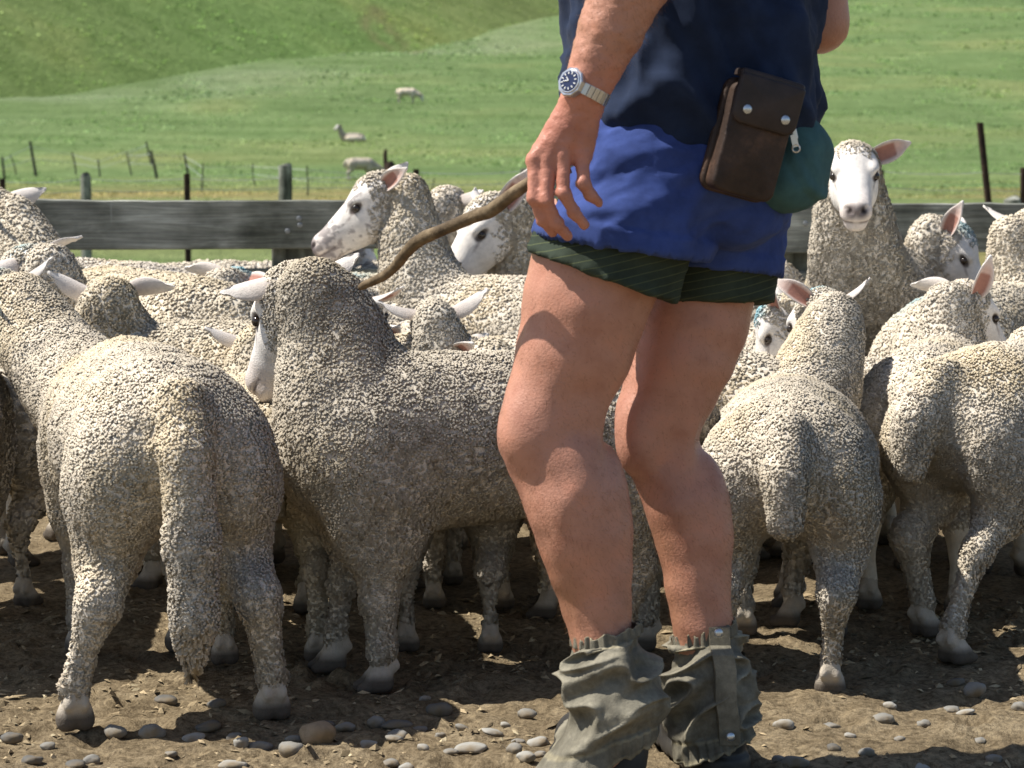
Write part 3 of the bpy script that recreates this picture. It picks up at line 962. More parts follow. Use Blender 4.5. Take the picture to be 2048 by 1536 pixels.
    # eyes
    if eyes:
        for sy in (-1, 1):
            bm = bmesh.new()
            bmesh.ops.create_uvsphere(bm, u_segments=14, v_segments=9, radius=0.0112)
            em = bpy.data.meshes.new('eye'); bm.to_mesh(em); bm.free()
            em.polygons.foreach_set('use_smooth', [True] * len(em.polygons))
            ec = HB @ np.array([0.084, sy * 0.0485, -0.006]) + pl
            obj('eye', em, M_EYE, o, Matrix.Translation(ec)).matrix_parent_inverse = Matrix.Identity(4)
    # fleece
    allP, allN, allL, allR, allC, allD = [], [], [], [], [], []
    spl = sp / s
    m = (V[:, 2] > cut)
    P, vi = sample(V, Q, spl, rng, m)
    Nv = nrm(Nn[vi])
    # leave the bare face free
    hl = (P - pl) @ HB
    inside_head = (hl[:, 0] > 0.055) & (hl[:, 2] > -0.105) & (np.abs(hl[:, 1]) < 0.062) & (hl[:, 0] < 0.3)
    tocam = nrm(Mi[:3, :3] @ np.array([0, 0, CAM_H]) + Mi[:3, 3] - P)
    inside_head |= (tocam * Nv).sum(1) < facing
    P, Nv = P[~inside_head], Nv[~inside_head]
    x, y, z = P[:, 0], P[:, 1], P[:, 2]
    if not lying:
        leg = np.clip((0.27 - z) / 0.10, 0, 1)
    else:
        leg = np.zeros(len(P))
    tailm = (x < -0.42) & (np.abs(y) < 0.07) & (z < 0.36) if tail == 'long' else np.zeros(len(P), bool)
    leg = np.where(tailm, 0, leg)
    L = (0.0033 * (1 - 0.05 * leg) + 0.0007 * vnoise(P, 14, seed + 3)) * wool
    L = np.where(tailm, L * (1.6 + np.clip((0.20 - z) / 0.1, 0, 1) * 3.4), L)
    R = spl * (0.90 - 0.06 * leg) * lockk
    L *= 0.85 + 0.3 * rng.random(len(P))
    R = R * (0.8 + 0.4 * rng.random(len(P)))
    down = np.tile(np.array([0, 0, -1.0]), (len(P), 1))
    tang = down - Nv * (down * Nv).sum(1)[:, None]
    tang[:, 0] -= 0.15
    D = tang * (0.75 - 0.25 * leg)[:, None]
    up = np.clip(Nv[:, 2], 0, 1)[:, None]
    D = D * (1 - 0.6 * up)
    c = np.tile(wc, (len(P), 1)) * (1 + 0.03 * rng.normal(0, 1, len(P)))[:, None].clip(0.7, 1.3)
    big = fbm(P, 5, 3, seed + 11)[:, None]
    c = c * (1 + 0.10 * big)
    # yolk-stained and dusty fleece: warmer patches, muddy lower legs
    c = c * (1 + np.array([-0.02, -0.07, -0.20]) * np.clip(vnoise(P, 7, seed + 21), 0, 1)[:, None])
    mud = np.clip((0.16 - z) / 0.10 + 0.5 * vnoise(P, 12, seed + 31), 0, 1)[:, None] * (0.45 if not lying else 0)
    c = c * (1 - mud) + c * np.array([0.70, 0.62, 0.52]) * mud
    if back_blue is not None:
        bw = np.clip(1 - np.linalg.norm((P - np.array(back_blue[:3])) / back_blue[3], axis=1), 0, 1) * np.clip(vnoise(P, 25, 5) + 0.7, 0, 1)
        c = c * (1 - bw[:, None]) + BLUE * 0.95 * bw[:, None]
    allP.append(P); allN.append(Nv); allL.append(L); allR.append(R); allC.append(c); allD.append(D)
    # wool cap and cheeks
    hm = (HV[:, 0] < 0.062 + 0.012 * (HV[:, 2] > 0.03)) & ~((np.abs(HV[:, 1]) > 0.040) & (HV[:, 2] > -0.012) & (HV[:, 0] > 0.035))
    hm |= (HV[:, 2] < -0.06) & (HV[:, 0] < 0.085)
    Ph, vh = sample(HV, HQ, spl * 0.85, rng, hm)
    if len(Ph):
        edge = np.clip((0.085 - Ph[:, 0]) / 0.06, 0.25, 1)
        Nh = nrm(HN[vh])
        capc = np.tile(wc * 1.04, (len(Ph), 1)) * (1 + 0.03 * rng.normal(0, 1, len(Ph)))[:, None]
        if blue:
            bw = blue * np.clip((Ph[:, 2] - 0.032) / 0.02, 0, 1) * np.clip(fbm(Ph + seed, 22, 2, seed + 9) + 0.75, 0, 1)
            capc = capc * (1 - bw[:, None]) + BLUE * bw[:, None]
        Pl = Ph @ HB.T + pl; Nl = Nh @ HB.T
        dn = np.tile(HB @ np.array([-0.35, 0, -0.5]), (len(Ph), 1))
        dn = dn - Nl * (dn * Nl).sum(1)[:, None]
        allP.append(Pl); allN.append(Nl); allL.append(0.0055 * edge * wool * (0.8 + 0.4 * rng.random(len(Ph)))); allR.append(spl * 0.64 * lockk * (0.8 + 0.4 * rng.random(len(Ph))) * (0.6 + 0.4 * edge))
        allC.append(capc); allD.append(dn)
    Pn = np.concatenate(allP); Nq = np.concatenate(allN); Dq = np.concatenate(allD); Lq = np.concatenate(allL); Cq = np.concatenate(allC)
    if not far:
        sv, sd, sid = staples(Pn * [1, 1, 0.62], stp / s, seed)
        sv = sv / np.array([1, 1, 0.62])
        tv = sv - Nq * (sv * Nq).sum(1)[:, None]
        Dq = Dq * 0.7 + tv * 0.35
        e = np.clip((sd - 0.25) / 0.50, 0, 1)
        Lq = Lq * (1.08 - 0.22 * e)
        Pn = Pn + Nq * (0.0012 * (1 - 1.2 * e))[:, None]
        Cq = Cq * (1 + 0.08 * (sid - 0.5))[:, None]
    allP, allN, allD, allL, allC = [Pn], [Nq], [Dq], [Lq], [Cq]
    LV, LF, LC, LN = locks(np.concatenate(allP), np.concatenate(allN), np.concatenate(allL), np.concatenate(allR), np.concatenate(allD), seed, np.concatenate(allC))
    fm = mesh_from('fleece', LV, [LF], LC)
    la = fm.attributes.new('lie', 'FLOAT_VECTOR', 'POINT'); la.data.foreach_set('vector', np.ascontiguousarray(LN, np.float32).ravel())
    fo = obj('fleece', fm, M_WOOL, o)
    fo.matrix_parent_inverse = Matrix.Identity(4)
    fo['kind'] = 'stuff'
    SHEEP.append((label[:30], len(LF)))
    return o
# ------------------------------------------------------------------ the flock
G1 = 'sheep crowded in the yard'
def S(label, **k):
    return make_sheep(label, **k)
FR = 0.0054; MID = 0.0082; BK = 0.0095
up = lambda *a, **k: dict(dir=a, **k)
S('woolly sheep with a long hanging tail, its rump turned to the camera', cx=-0.635, cy=3.87, heading=108, s=0.95, poll=at(-5, 592, 4.48), face=(-0.9, 0.3, -0.3), sp=FR, tail='long', seed=3,
  legs={'hl': (0.0, 0.075, 0), 'hr': (-0.03, -0.045, 0), 'fl': (0.03, 0, 0)}, blue=0.35, tone=1.06, ears=(None, dict(dir=(-0.75, 0.65, 0.15), open=(0.2, 0.2, -1))))
S('sheep standing side-on behind the man, looking away over its shoulder', cx=-0.055, cy=3.92, heading=196, s=0.92, poll=at(592, 584, 3.92), nmid=at(690, 655, 3.92), face=(-0.48, 0.60, -0.62), sp=FR, seed=4, fine=True,
  legs={'hl': (0.10, 0, 0.02), 'hr': (-0.03, 0, 0), 'fl': (0.0, 0, 0), 'fr': (0.05, 0, 0)}, tone=0.93, ears=(dict(dir=(0.62, 0.45, 0.16), open=(0.5, -0.8, -0.3), size=1.0), dict(dir=(-0.2, 0.9, 0.2))), neck_r=0.95)
S('small docked sheep seen from behind with its blue-marked head turned aside', cx=0.505, cy=4.05, heading=82, s=0.82, poll=at(1646, 622, 4.60), face=(-0.40, 0.76, -0.50), neck_r=0.9, nmid=at(1652, 720, 4.52), sp=FR, seed=5,
  legs={'hr': (-0.02, 0.02, 0), 'hl': (0.03, 0.02, 0)}, blue=0.75, tone=0.98, ears=(dict(dir=(-0.1, 0.75, 0.60), open=(-0.75, 0.5, 0.1), fold=-0.4), dict(dir=(-0.35, 0.9, 0.25), open=(0.3, -0.2, -1))), fat=1.10)
S('broad sheep cut off by the picture edge, hind leg stretched back', cx=1.06, cy=4.32, heading=38, s=0.92, sp=FR, seed=6, poll=np.array([1.5, 4.72, 0.66]), face=(0.9, 0.2, -0.4),
  legs={'hr': (-0.10, 0, 0.05), 'hl': (0.05, 0, 0)}, tone=1.05, ears=(None, None))
S('sheep beside the long-tailed one showing only the back of its woolly head', cx=-0.55, cy=4.74, heading=168, s=0.92, poll=at(222, 606, 4.80), face=(-0.12, 0.85, -0.55), sp=0.0072, seed=7, cut=0.07,
  blue=0.3, tone=1.0, ears=(dict(dir=(-0.25, 0.92, 0.25), open=(0.9, 0, -0.2), size=1.05), dict(dir=(-0.2, 0.9, 0.1), open=(0.4, 0, 0.9))), warm=0.3)
S('sheep with bare pink ears seen from behind below the stick', cx=-0.10, cy=4.34, heading=86, s=0.74, poll=at(868, 640, 4.66), face=(-0.08, 0.9, -0.45), sp=0.0072, seed=8, cut=0.07,
  tone=0.92, ears=(dict(dir=(-0.2, 0.97, 0.0), open=(0.6, 0.1, -0.6), size=1.3), dict(dir=(-0.15, 0.9, 0.35), open=(0.8, 0.1, -0.4), size=1.25)))
S('pale sheep half hidden behind the man\'s far leg', cx=0.27, cy=4.46, heading=172, s=0.86, poll=np.array([-0.1, 4.62, 0.50]), face=(-0.9, 0.1, -0.4), sp=MID, seed=9, cut=0.07, tone=1.02)
S('sheep with only its white ears showing under the stick tip', cx=-0.26, cy=4.98, heading=105, s=0.70, poll=at(722, 610, 5.18), face=(0.45, 0.8, -0.40), sp=MID, seed=10, cut=0.07,
  tone=1.0, ears=(dict(dir=(-0.3, 0.9, 0.25), open=(0.9, 0, 0.1), size=1.35), dict(dir=(-0.1, 0.95, 0.12), open=(0.4, 0, -1), size=1.4)))
S('ewe in profile with raised head and dark speckled muzzle', cx=0.09, cy=5.64, heading=152, s=1.0, poll=at(772, 388, 5.88), face=(-0.90, 0.0, -0.36), sp=MID, seed=11, fine=True, cut=0.25, speckle=0.65,
  tone=1.0, ears=(dict(dir=(-0.45, 0.55, 0.15), open=(0.75, 0.65, 0.05), size=0.82), dict(dir=(-0.5, 0.8, 0.3))), neck_r=1.0)
S('white-faced ewe behind the stick with one rounded ear turned out', cx=0.40, cy=6.42, heading=198, s=1.06, poll=at(992, 430, 6.12), face=(-0.74, -0.42, -0.52), sp=BK, seed=12, fine=True, cut=0.25,
  tone=1.03, ears=(dict(dir=(-0.55, 0.55, 0.45), open=(0.6, 0.75, 0.1), size=1.2), dict(dir=(-0.2, 0.9, 0.2))))
S('sheep behind the speckled ewe, only a woolly crown showing', cx=-0.58, cy=6.35, heading=14, s=0.96, poll=at(892, 412, 6.42), face=(0.35, 0.85, -0.3), sp=BK, seed=13, cut=0.3, tone=1.08, back_blue=(0.05, 0.0, 0.62, 0.18))
S('big sheep along the rail with its neck rising out of the picture', cx=-0.86, cy=5.22, heading=129, s=1.06, poll=at(-12, 425, 5.75), face=(-0.9, 0.25, -0.2), sp=MID, seed=14, cut=0.25, tone=1.05, warm=0.3,
  ears=(dict(dir=(-0.3, 0.9, 0.1)), dict(dir=(-0.6, 0.7, 0.1))))
S('chalk-white sheep back pressed against the board', cx=-1.24, cy=6.22, heading=174, s=1.03, poll=np.array([-1.72, 6.2, 0.7]), face=(-0.9, 0, -0.4), sp=BK, seed=15, cut=0.3, tone=1.14, warm=-0.5)
S('sheep with turquoise raddle on its crown and ears laid sideways', cx=-0.36, cy=5.78, heading=182, s=0.90, poll=at(470, 578, 5.62), face=(0.45, 0.70, -0.55), sp=BK, seed=16, cut=0.25, blue=0.9,
  tone=1.05, ears=(dict(dir=(-0.2, 0.9, 0.25), open=(0.3, 0, 1), size=1.3), dict(dir=(-0.15, 0.9, -0.15), open=(-0.7, 0.3, 0.3), size=1.2)))
S('sheep at the picture edge with a blue-tinged white ear', cx=-1.34, cy=4.98, heading=24, s=0.95, poll=at(62, 540, 5.02), face=(-0.75, 0.35, -0.5), sp=MID, seed=17, cut=0.25, blue=0.5, tone=1.02,
  ears=(dict(dir=(0.2, 0.9, -0.2), open=(0.8, 0, -0.3)), dict(dir=(-0.55, 0.75, 0.3), open=(-0.3, 0.3, 0.8), size=1.15)))
S('tall ewe facing the camera with white face and one ear up', cx=0.985, cy=6.05, heading=252, s=1.05, poll=at(1706, 333, 5.72), face=(-0.10, -0.95, -0.20), sp=MID, seed=18, fine=True, cut=0.12, tone=1.0, pitch=13, lift=0.03,
  legs={'fl': (0.02, 0.0, 0.02), 'fr': (0.06, 0, 0.03)}, ears=(dict(dir=(-0.2, 0.9, 0.28), open=(0.9, 0, 0.0), fold=0.3, size=1.0), dict(dir=(-0.25, 0.9, 0.0))), noseblack=0.8, neck_r=1.05)
S('sheep facing away beneath the tall ewe, with long pointed ears', cx=0.90, cy=4.74, heading=72, s=0.85, poll=at(1925, 605, 5.02), face=(0.72, 0.50, -0.45), sp=0.0072, seed=19, fine=True, cut=0.2, tone=1.08,
  ears=(dict(dir=(-0.25, 0.95, 0.12), open=(0.5, 0, 0.9), size=1.15), dict(dir=(-0.3, 0.45, 0.75), open=(-0.2, 0.9, -0.1), size=1.05)))
S('sheep with a long white nose tucked against the blue-marked one', cx=0.80, cy=5.14, heading=165, s=0.74, poll=at(1562, 628, 4.98), face=(-0.52, 0.05, -0.85), sp=0.0072, seed=20, fine=True, cut=0.2, blue=0.8, tone=1.0,
  ears=(dict(dir=(-0.4, 0.6, 0.6), open=(0.7, 0.5, 0.1), size=0.9), dict(dir=(-0.4, 0.85, 0.2))))
S('dozing sheep with a russet ear beside the rail board', cx=1.42, cy=6.42, heading=205, s=0.92, poll=at(1898, 478, 6.2), face=(0.66, -0.28, -0.70), sp=BK, seed=21, fine=True, cut=0.3, blue=0.6, tone=1.05,
  ears=(dict(dir=(-0.2, 0.9, 0.2)), dict(dir=(-0.25, 0.45, 0.8), open=(-0.1, 0.9, -0.2), size=1.05)))
S('sheep at the picture edge with a pointed ear in front of the board', cx=1.18, cy=5.46, heading=52, s=0.98, poll=at(2062, 462, 5.74), face=(0.9, 0.3, -0.25), sp=MID, seed=22, cut=0.25, tone=1.08, warm=0.2, back_blue=(-0.22, 0.05, 0.60, 0.16),
  ears=(dict(dir=(-0.5, 0.8, 0.05), open=(0.1, 0, -1), size=1.15), dict(dir=(-0.3, 0.9, 0.2))))
S('sheep whose smooth pale back fills the picture edge', cx=1.46, cy=4.80, heading=8, s=0.95, poll=np.array([1.95, 4.85, 0.62]), face=(0.9, 0, -0.4), sp=MID, seed=23, cut=0.2, tone=1.08)
S('dark sheep deep in shade at the picture edge behind the long tail', cx=-1.13, cy=4.20, heading=94, s=0.92, sp=MID, seed=26, tone=0.95, poll=np.array([-1.20, 4.66, 0.50]), face=(-0.2, 0.8, -0.5))
S('sheep standing in the shade behind the man\'s knees', cx=0.36, cy=5.06, heading=28, s=0.80, sp=MID, seed=27, cut=0.07, tone=0.95, poll=np.array([0.66, 5.3, 0.45]), face=(0.7, 0.4, -0.5))  # filler sheep added so its body blocks sun from the ground
for lab, fx, fy, fh, fs, sd in (('sheep deep in the crowd seen only between the side-on sheep\'s front and hind legs', 0.02, 4.86, 12, 0.78, 41), ('sheep deep in the crowd seen only in the gap beside the long tail', -0.60, 5.00, 150, 0.78, 42),
                            ('sheep deep in the crowd seen only behind the small docked sheep\'s legs', 0.62, 4.84, 96, 0.76, 43), ('sheep deep in the crowd seen only under the long-tailed sheep\'s belly', -0.98, 4.80, 70, 0.80, 44)):
    S(lab, cx=fx, cy=fy, heading=fh, s=fs, sp=0.0125, seed=sd, tone=0.95, poll=np.array([fx + 0.42 * fs * math.cos(rad(fh)), fy + 0.42 * fs * math.sin(rad(fh)), 0.60 * fs]), face=(math.cos(rad(fh)), math.sin(rad(fh)), -0.8))  # filler sheep added low in the crowd to keep sunlight off the ground
S('tan-tinged sheep wedged in the gap between the long tail and the side-on sheep', cx=-0.47, cy=4.27, heading=97, s=0.80, sp=0.0066, seed=45, tone=0.95, warm=0.6, poll=np.array([-0.52, 4.62, 0.52]), face=(0.0, 0.8, -0.6))
for lab, fx, fy, fh, fs, sd in (('sheep in the middle of the crowd below the speckled ewe', 0.06, 5.28, 176, 0.80, 46), ('sheep in the middle of the crowd below the tall ewe', 0.64, 5.58, 96, 0.80, 47), ('sheep in the middle of the crowd behind the stick tip', -0.46, 5.40, 122, 0.76, 48)):
    S(lab, cx=fx, cy=fy, heading=fh, s=fs, sp=0.014, seed=sd, tone=0.95, cut=0.1, poll=np.array([fx + 0.42 * fs * math.cos(rad(fh)), fy + 0.42 * fs * math.sin(rad(fh)), 0.60 * fs]), face=(math.cos(rad(fh)), math.sin(rad(fh)), -0.8))  # more sheep added in the crowd's holes to darken the sunlit ground
G2 = 'sheep in the next pen seen under the rail'
S('sheep in the next pen under the rail, nearest the long-tailed one', cx=-0.98, cy=7.55, heading=20, s=0.93, sp=0.013, seed=24, cut=0.3, group=G2, poll=np.array([-0.55, 7.65, 0.60]), face=(0.8, 0.3, -0.5))
S('sheep in the next pen under the rail behind the timber post', cx=-0.30, cy=7.62, heading=172, s=0.93, sp=0.013, seed=25, cut=0.3, group=G2, poll=np.array([-0.66, 7.62, 0.58]), face=(-0.8, -0.3, -0.5), tone=0.9)
# grazing on the hill
G3 = 'sheep out on the hillside'
def hill_sheep(label, px, py, heading, s, face, grazing=True, **k):
    b0 = hit(px, py)
    h = rad(heading)
    fw = np.array([math.cos(h), math.sin(h), 0])
    poll = b0 + fw * 0.58 * s + np.array([0, 0, 0.30 * s]) if grazing else None
    return make_sheep(label, b0[0], b0[1], heading, s, poll=poll, face=face, sp=0.026, facing=-1.1, lift=float(b0[2]) - 0.02, far=True, group=G3, wool=1.2, cut=0.1, **k)
hill_sheep('grazing sheep highest on the green hillside', 815, 206, -8, 1.02, (0.55, -0.1, -0.85), seed=31, tone=1.3)
hill_sheep('grazing sheep just behind the speckled ewe\'s head', 722, 360, 20, 0.98, (0.6, 0, -0.85), seed=32, tone=1.05, legs={'hl': (0.06, 0, 0), 'hr': (-0.06, 0, 0)})
b0 = hit(700, 284)
make_sheep('sheep resting on the hillside with its head up', b0[0] + 0.05, b0[1] + 0.30, 178, 0.95, poll=b0 + np.array([-0.42, 0.25, 0.55]), face=(-0.75, -0.6, -0.3), sp=0.026, facing=-1.1, lift=float(b0[2]) - 0.28, far=True, lying=True, group=G3, seed=33, tone=0.85)
make_sheep('white lamb lying against the resting sheep', b0[0] + 0.14, b0[1] - 0.10, 0, 0.66, poll=b0 + np.array([0.46, -0.12, 0.17]), face=(0.9, -0.2, -0.4), sp=0.026, facing=-1.1, lift=float(b0[2]) - 0.20, far=True, lying=True, group=G3, seed=34, tone=1.25, name='lamb')
print('tris', sum(t for _, t in SHEEP), 'time', round(time.time() - T0, 1))
# ------------------------------------------------------------------ the shepherd
M_SKIN, nt, b = new_mat('sunburnt_skin', 0.42, 0.4)
a_ = N(nt, 'ShaderNodeAttribute', attribute_name='tint')
v_ = coords(nt)
mot = ramp(nt, noise(nt, v_, 22, 5, 0.6), [(0.30, (0.86, 0.80, 0.78)), (0.5, (1, 1, 1)), (0.72, (1.12, 1.04, 1.0))])
c_ = mixc(nt, 1.0, a_.outputs[0], mot, 'MULTIPLY')
fr = N(nt, 'ShaderNodeTexVoronoi'); fr.inputs['Scale'].default_value = 130; nt.links.new(v_, fr.inputs['Vector'])
c_ = mixc(nt, 1.0, c_, ramp(nt, fr.outputs['Distance'], [(0.06, (0.80, 0.74, 0.70)), (0.20, (1, 1, 1))]), 'MULTIPLY')
nt.links.new(c_, b.inputs['Base Color'])
bump(nt, b, noise(nt, v_, 260, 4, 0.6), 0.28, 0.004)

SKIN = np.array([0.540, 0.268, 0.188])

FW = nrm(np.array([-0.77, 0.64, 0.0])); RT = np.array([0.64, 0.77, 0.0])
BODY_B = np.stack([FW, -RT, np.array([0, 0, 1.0])], 1)      # forward, his left, up
NEAR = [(1262, 400, 3.18, .104), (1215, 480, 3.16, .103), (1172, 600, 3.15, .0910), (1149, 700, 3.15, .0825), (1113, 800, 3.15, .0710), (1092, 870, 3.15, .0655), (1106, 920, 3.145, .0655),
        (1145, 1000, 3.14, .0695), (1167, 1070, 3.14, .0668), (1181, 1140, 3.14, .0590), (1193, 1210, 3.135, .0505), (1204, 1275, 3.13, .0445), (1213, 1420, 3.13, .040), (1214, 1530, 3.13, .04)]
FARL = [(1420, 420, 3.32, .098), (1402, 540, 3.31, .092), (1384, 640, 3.30, .086), (1366, 710, 3.29, .0775), (1344, 770, 3.29, .0725), (1327, 815, 3.29, .0670), (1320, 865, 3.29, .0575), (1325, 905, 3.29, .0545),
        (1344, 950, 3.285, .0560), (1370, 1010, 3.28, .0590), (1386, 1080, 3.28, .0560), (1395, 1170, 3.275, .0478), (1406, 1250, 3.27, .0448), (1414, 1400, 3.27, .040), (1414, 1500, 3.27, .04)]
def limb(g, L, k=0.02):
    g.chain([at(*q[:3]) for q in L], [q[3] * 0.985 for q in L], k)
def skin_tint(V, N_, kind):
    c = np.tile(SKIN, (len(V), 1))
    n = fbm(V, 9, 3, 5)[:, None]
    c = c * (1 + 0.07 * n) * np.array([1, 0.99, 0.98])
    if kind == 'leg':
        t = np.clip(0.5 + fbm(V, 14, 3, 8), 0, 1) * np.clip((0.52 - V[:, 2]) / 0.2, 0, 1)
        shin = np.clip(-(N_[:, 0]) * 1.4 - 0.2, 0, 1) * np.clip((0.45 - V[:, 2]) / 0.12, 0, 1)
        w = (np.clip(t * 0.30 + shin * 0.45, 0, 0.6))[:, None]
        c = c * (1 - w) + np.array([0.34, 0.165, 0.085]) * w
    if kind == 'arm':
        w = np.clip((V[:, 2] - 1.0) / 0.06, 0, 1)[:, None]
        c = c * (np.array([1.04, 0.92, 0.92]) * (1 - w) + np.array([0.98, 1.0, 0.97]) * w)
    return c
MV, MF, MC = [], [], []
def body_add(V, Q, kind):
    n = sum(len(v) for v in MV)
    MC.append(skin_tint(V, vnormals(V, Q), kind)); MV.append(V); MF.append(Q + n)
# legs and hips
g = Grid((-0.09, 2.98, 0.0), (0.42, 3.46, 0.98), 0.0072)
limb(g, NEAR, 0.006); 
f_near = g.f.copy(); g.f[:] = 10
limb(g, FARL, 0.006)
# knee caps, tendons, calf muscles
def bumpy(L_, items):
    for (px, py, D, r, k) in items:
        g.add(g.ell(at(px, py, D), r), k)
ff_ = g.f.copy(); g.f = f_near
bumpy(None, [(1050, 866, 3.12, (.028, .034, .040), .04), (1150, 1000, 3.11, (.028, .026, .090), .05), (1215, 1020, 3.15, (.028, .045, .090), .03)])
g.sub(g.cone(at(1168, 800, 3.06), at(1160, 862, 3.065), .012, .010), 0.03)
g.add(g.cone(at(1195, 770, 3.115), at(1182, 890, 3.115), .011, .010), 0.02)
f_near = g.f.copy(); g.f = ff_
bumpy(None, [(1272, 860, 3.26, (.024, .034, .040), .04), (1418, 1030, 3.28, (.024, .038, .085), .03), (1278, 905, 3.26, (.02, .03, .03), .03)])
g.add(g.cone(at(1385, 800, 3.245), at(1372, 910, 3.245), .010, .010), 0.02)
g.f = np.minimum(g.f, f_near)
g.add(g.ell(at(1385, 340, 3.24), (0.155, 0.135, 0.13)), 0.03)
g.f = np.maximum(g.f, -g.plane((0, 0, 0.01), (0, 0, 1)))
V, Q = g.mesh(); V = relax(V, Q, 2, 0.5)
V += vnormals(V, Q) * (0.0014 * fbm(V, 30, 2, 3) + 0.0022 * vnoise(V, 11, 6))[:, None]
body_add(V, Q, 'leg')
# near arm and hand
DA = 2.98
g = Grid((0.0, 2.90, 0.74), (0.30, 3.10, 1.44), 0.0034)
ARM = [(1392, -380, 3.04, .062), (1345, -220, 3.00, .056), (1312, -130, 2.99, .050), (1280, -60, DA, .049), (1245, 0, DA, .0440), (1222, 60, DA, .0410), (1196, 120, DA, .0335), (1180, 160, DA, .0290)]
g.chain([at(*q[:3]) for q in ARM], [q[3] for q in ARM], 0.015)
wr = at(1164, 195, DA)
g.add(g.cone(at(1180, 160, DA), wr, .0285, .0275), 0.015)
HP = lambda x, y, d=0.0: at(x, y, DA + d)
# metacarpals
KN = [(1069, 318, .006), (1095, 318, .002), (1126, 313, .000), (1164, 313, .004)]
for (kx, ky, kd), (wx, wy) in zip(KN, ((1142, 215), (1152, 215), (1163, 215), (1180, 215))):
    g.add(g.cone(HP(wx, wy, 0.004), HP(kx, ky + 4, kd + 0.006), .0165, .0125), 0.012)
g.add(g.cone(HP(1135, 235, 0.018), HP(1105, 300, 0.020), .017, .014), 0.015)
g.add(g.cone(HP(1170, 225, 0.018), HP(1160, 300, 0.018), .017, .014), 0.015)
for (kx, ky, kd) in KN:
    g.add(g.ell(HP(kx, ky, kd - 0.003), (.0088, .0085, .0090)), 0.007)
for (kx, ky, kd), (wx, wy) in zip(KN, ((1150, 225), (1156, 225), (1163, 225), (1176, 225))):
    g.add(g.cone(HP(wx, wy, -0.011), HP(kx, ky - 6, kd - 0.006), .0032, .0042), 0.009)
hand_f = g.f.copy()
FING = [[(1069, 322, .004), (1068, 396, -.006), (1085, 440, .004), (1106, 466, .014)], [(1095, 322, .000), (1092, 399, -.012), (1113, 446, -.002), (1136, 473, .009)],
        [(1126, 317, -.001), (1127, 386, -.014), (1148, 424, -.006), (1168, 449, .003)], [(1165, 317, .002), (1167, 366, -.008), (1181, 390, -.002), (1198, 406, .006)]]
FR_ = [(.0100, .0086, .0078, .0066), (.0104, .0090, .0082, .0070), (.0103, .0090, .0082, .0070), (.0104, .0088, .0080, .0068)]
for pts, rr in zip(FING, FR_):
    g.f[:] = 10
    g.chain([HP(*p) for p in pts], rr, 0.004)
    g.add(g.ell(HP(*pts[1]), (.0093, .0093, .0100)), 0.004)
    g.add(g.ell(HP(*pts[2]), (.0083, .0082, .0088)), 0.004)
    hand_f = smin(hand_f, g.f, 0.0045)
# thumb behind, closing on the stick
g.f[:] = 10
g.chain([HP(1120, 250, .026), HP(1092, 292, .040), HP(1074, 335, .046), HP(1076, 372, .040)], [.016, .0125, .0105, .0085], 0.006)
g.f = smin(hand_f, g.f, 0.006).astype(np.float32)
V, Q = g.mesh(); V = relax(V, Q, 1, 0.5)
Nn_ = vnormals(V, Q)
V += Nn_ * (0.0009 * fbm(V, 70, 2, 3) + 0.0008 * vnoise(V * [1, 1, 2.5], 120, 6))[:, None]
body_add(V, Q, 'arm')
# far arm, neck, head
g = Grid((0.0, 2.9, 1.02), (0.62, 3.75, 1.80), 0.012)
g.chain([at(1560, -350, 3.40), at(1628, -120, 3.42), at(1640, 48, 3.42)], [.062, .052, .041], 0.02)
g.chain([at(1640, 48, 3.42), at(1560, 30, 3.56), at(1450, 20, 3.66)], [.041, .040, .030], 0.02)
g.add(g.ell(at(1440, 18, 3.69), (0.05, 0.04, 0.035)), 0.02)
NB = np.array([0.23, 3.27, 1.42]); HC = np.array([0.19, 3.31, 1.63])
g.add(g.cone(NB - [0, 0, .06], HC - [0, 0, .08], .062, .056), 0.02)
g.add(g.ell(HC, (0.098, 0.076, 0.115), BODY_B), 0.02)
g.add(g.ell(HC + FW * .055 + [0, 0, -.07], (0.05, 0.045, 0.05), BODY_B), 0.03)
g.add(g.ell(HC + FW * .108 + [0, 0, -.02], (0.020, 0.014, 0.028), BODY_B), 0.012)
for s_ in (-1, 1):
    g.add(g.ell(HC + RT * .078 * s_ + [0, 0, -.01], (0.022, 0.012, 0.034), BODY_B), 0.006)
    g.sub(g.ell(HC + FW * .098 + RT * .032 * s_ + [0, 0, 0.005], (0.02, 0.018, 0.013), BODY_B), 0.012)
g.sub(g.cone(HC + FW * .112 + RT * -.022 + [0, 0, -.066], HC + FW * .112 + RT * .022 + [0, 0, -.066], .004, .004), 0.006)
V, Q = g.mesh(); V = relax(V, Q, 1, 0.5)
body_add(V, Q, 'arm')
person = obj('person', mesh_from('person', np.concatenate(MV), MF, np.concatenate(MC)), M_SKIN)
tag(person, 'person in navy shirt, blue shorts and canvas gaiters standing among the sheep holding a stick', 'person')
BODY_ARR = (np.concatenate(MV), np.concatenate(MF))
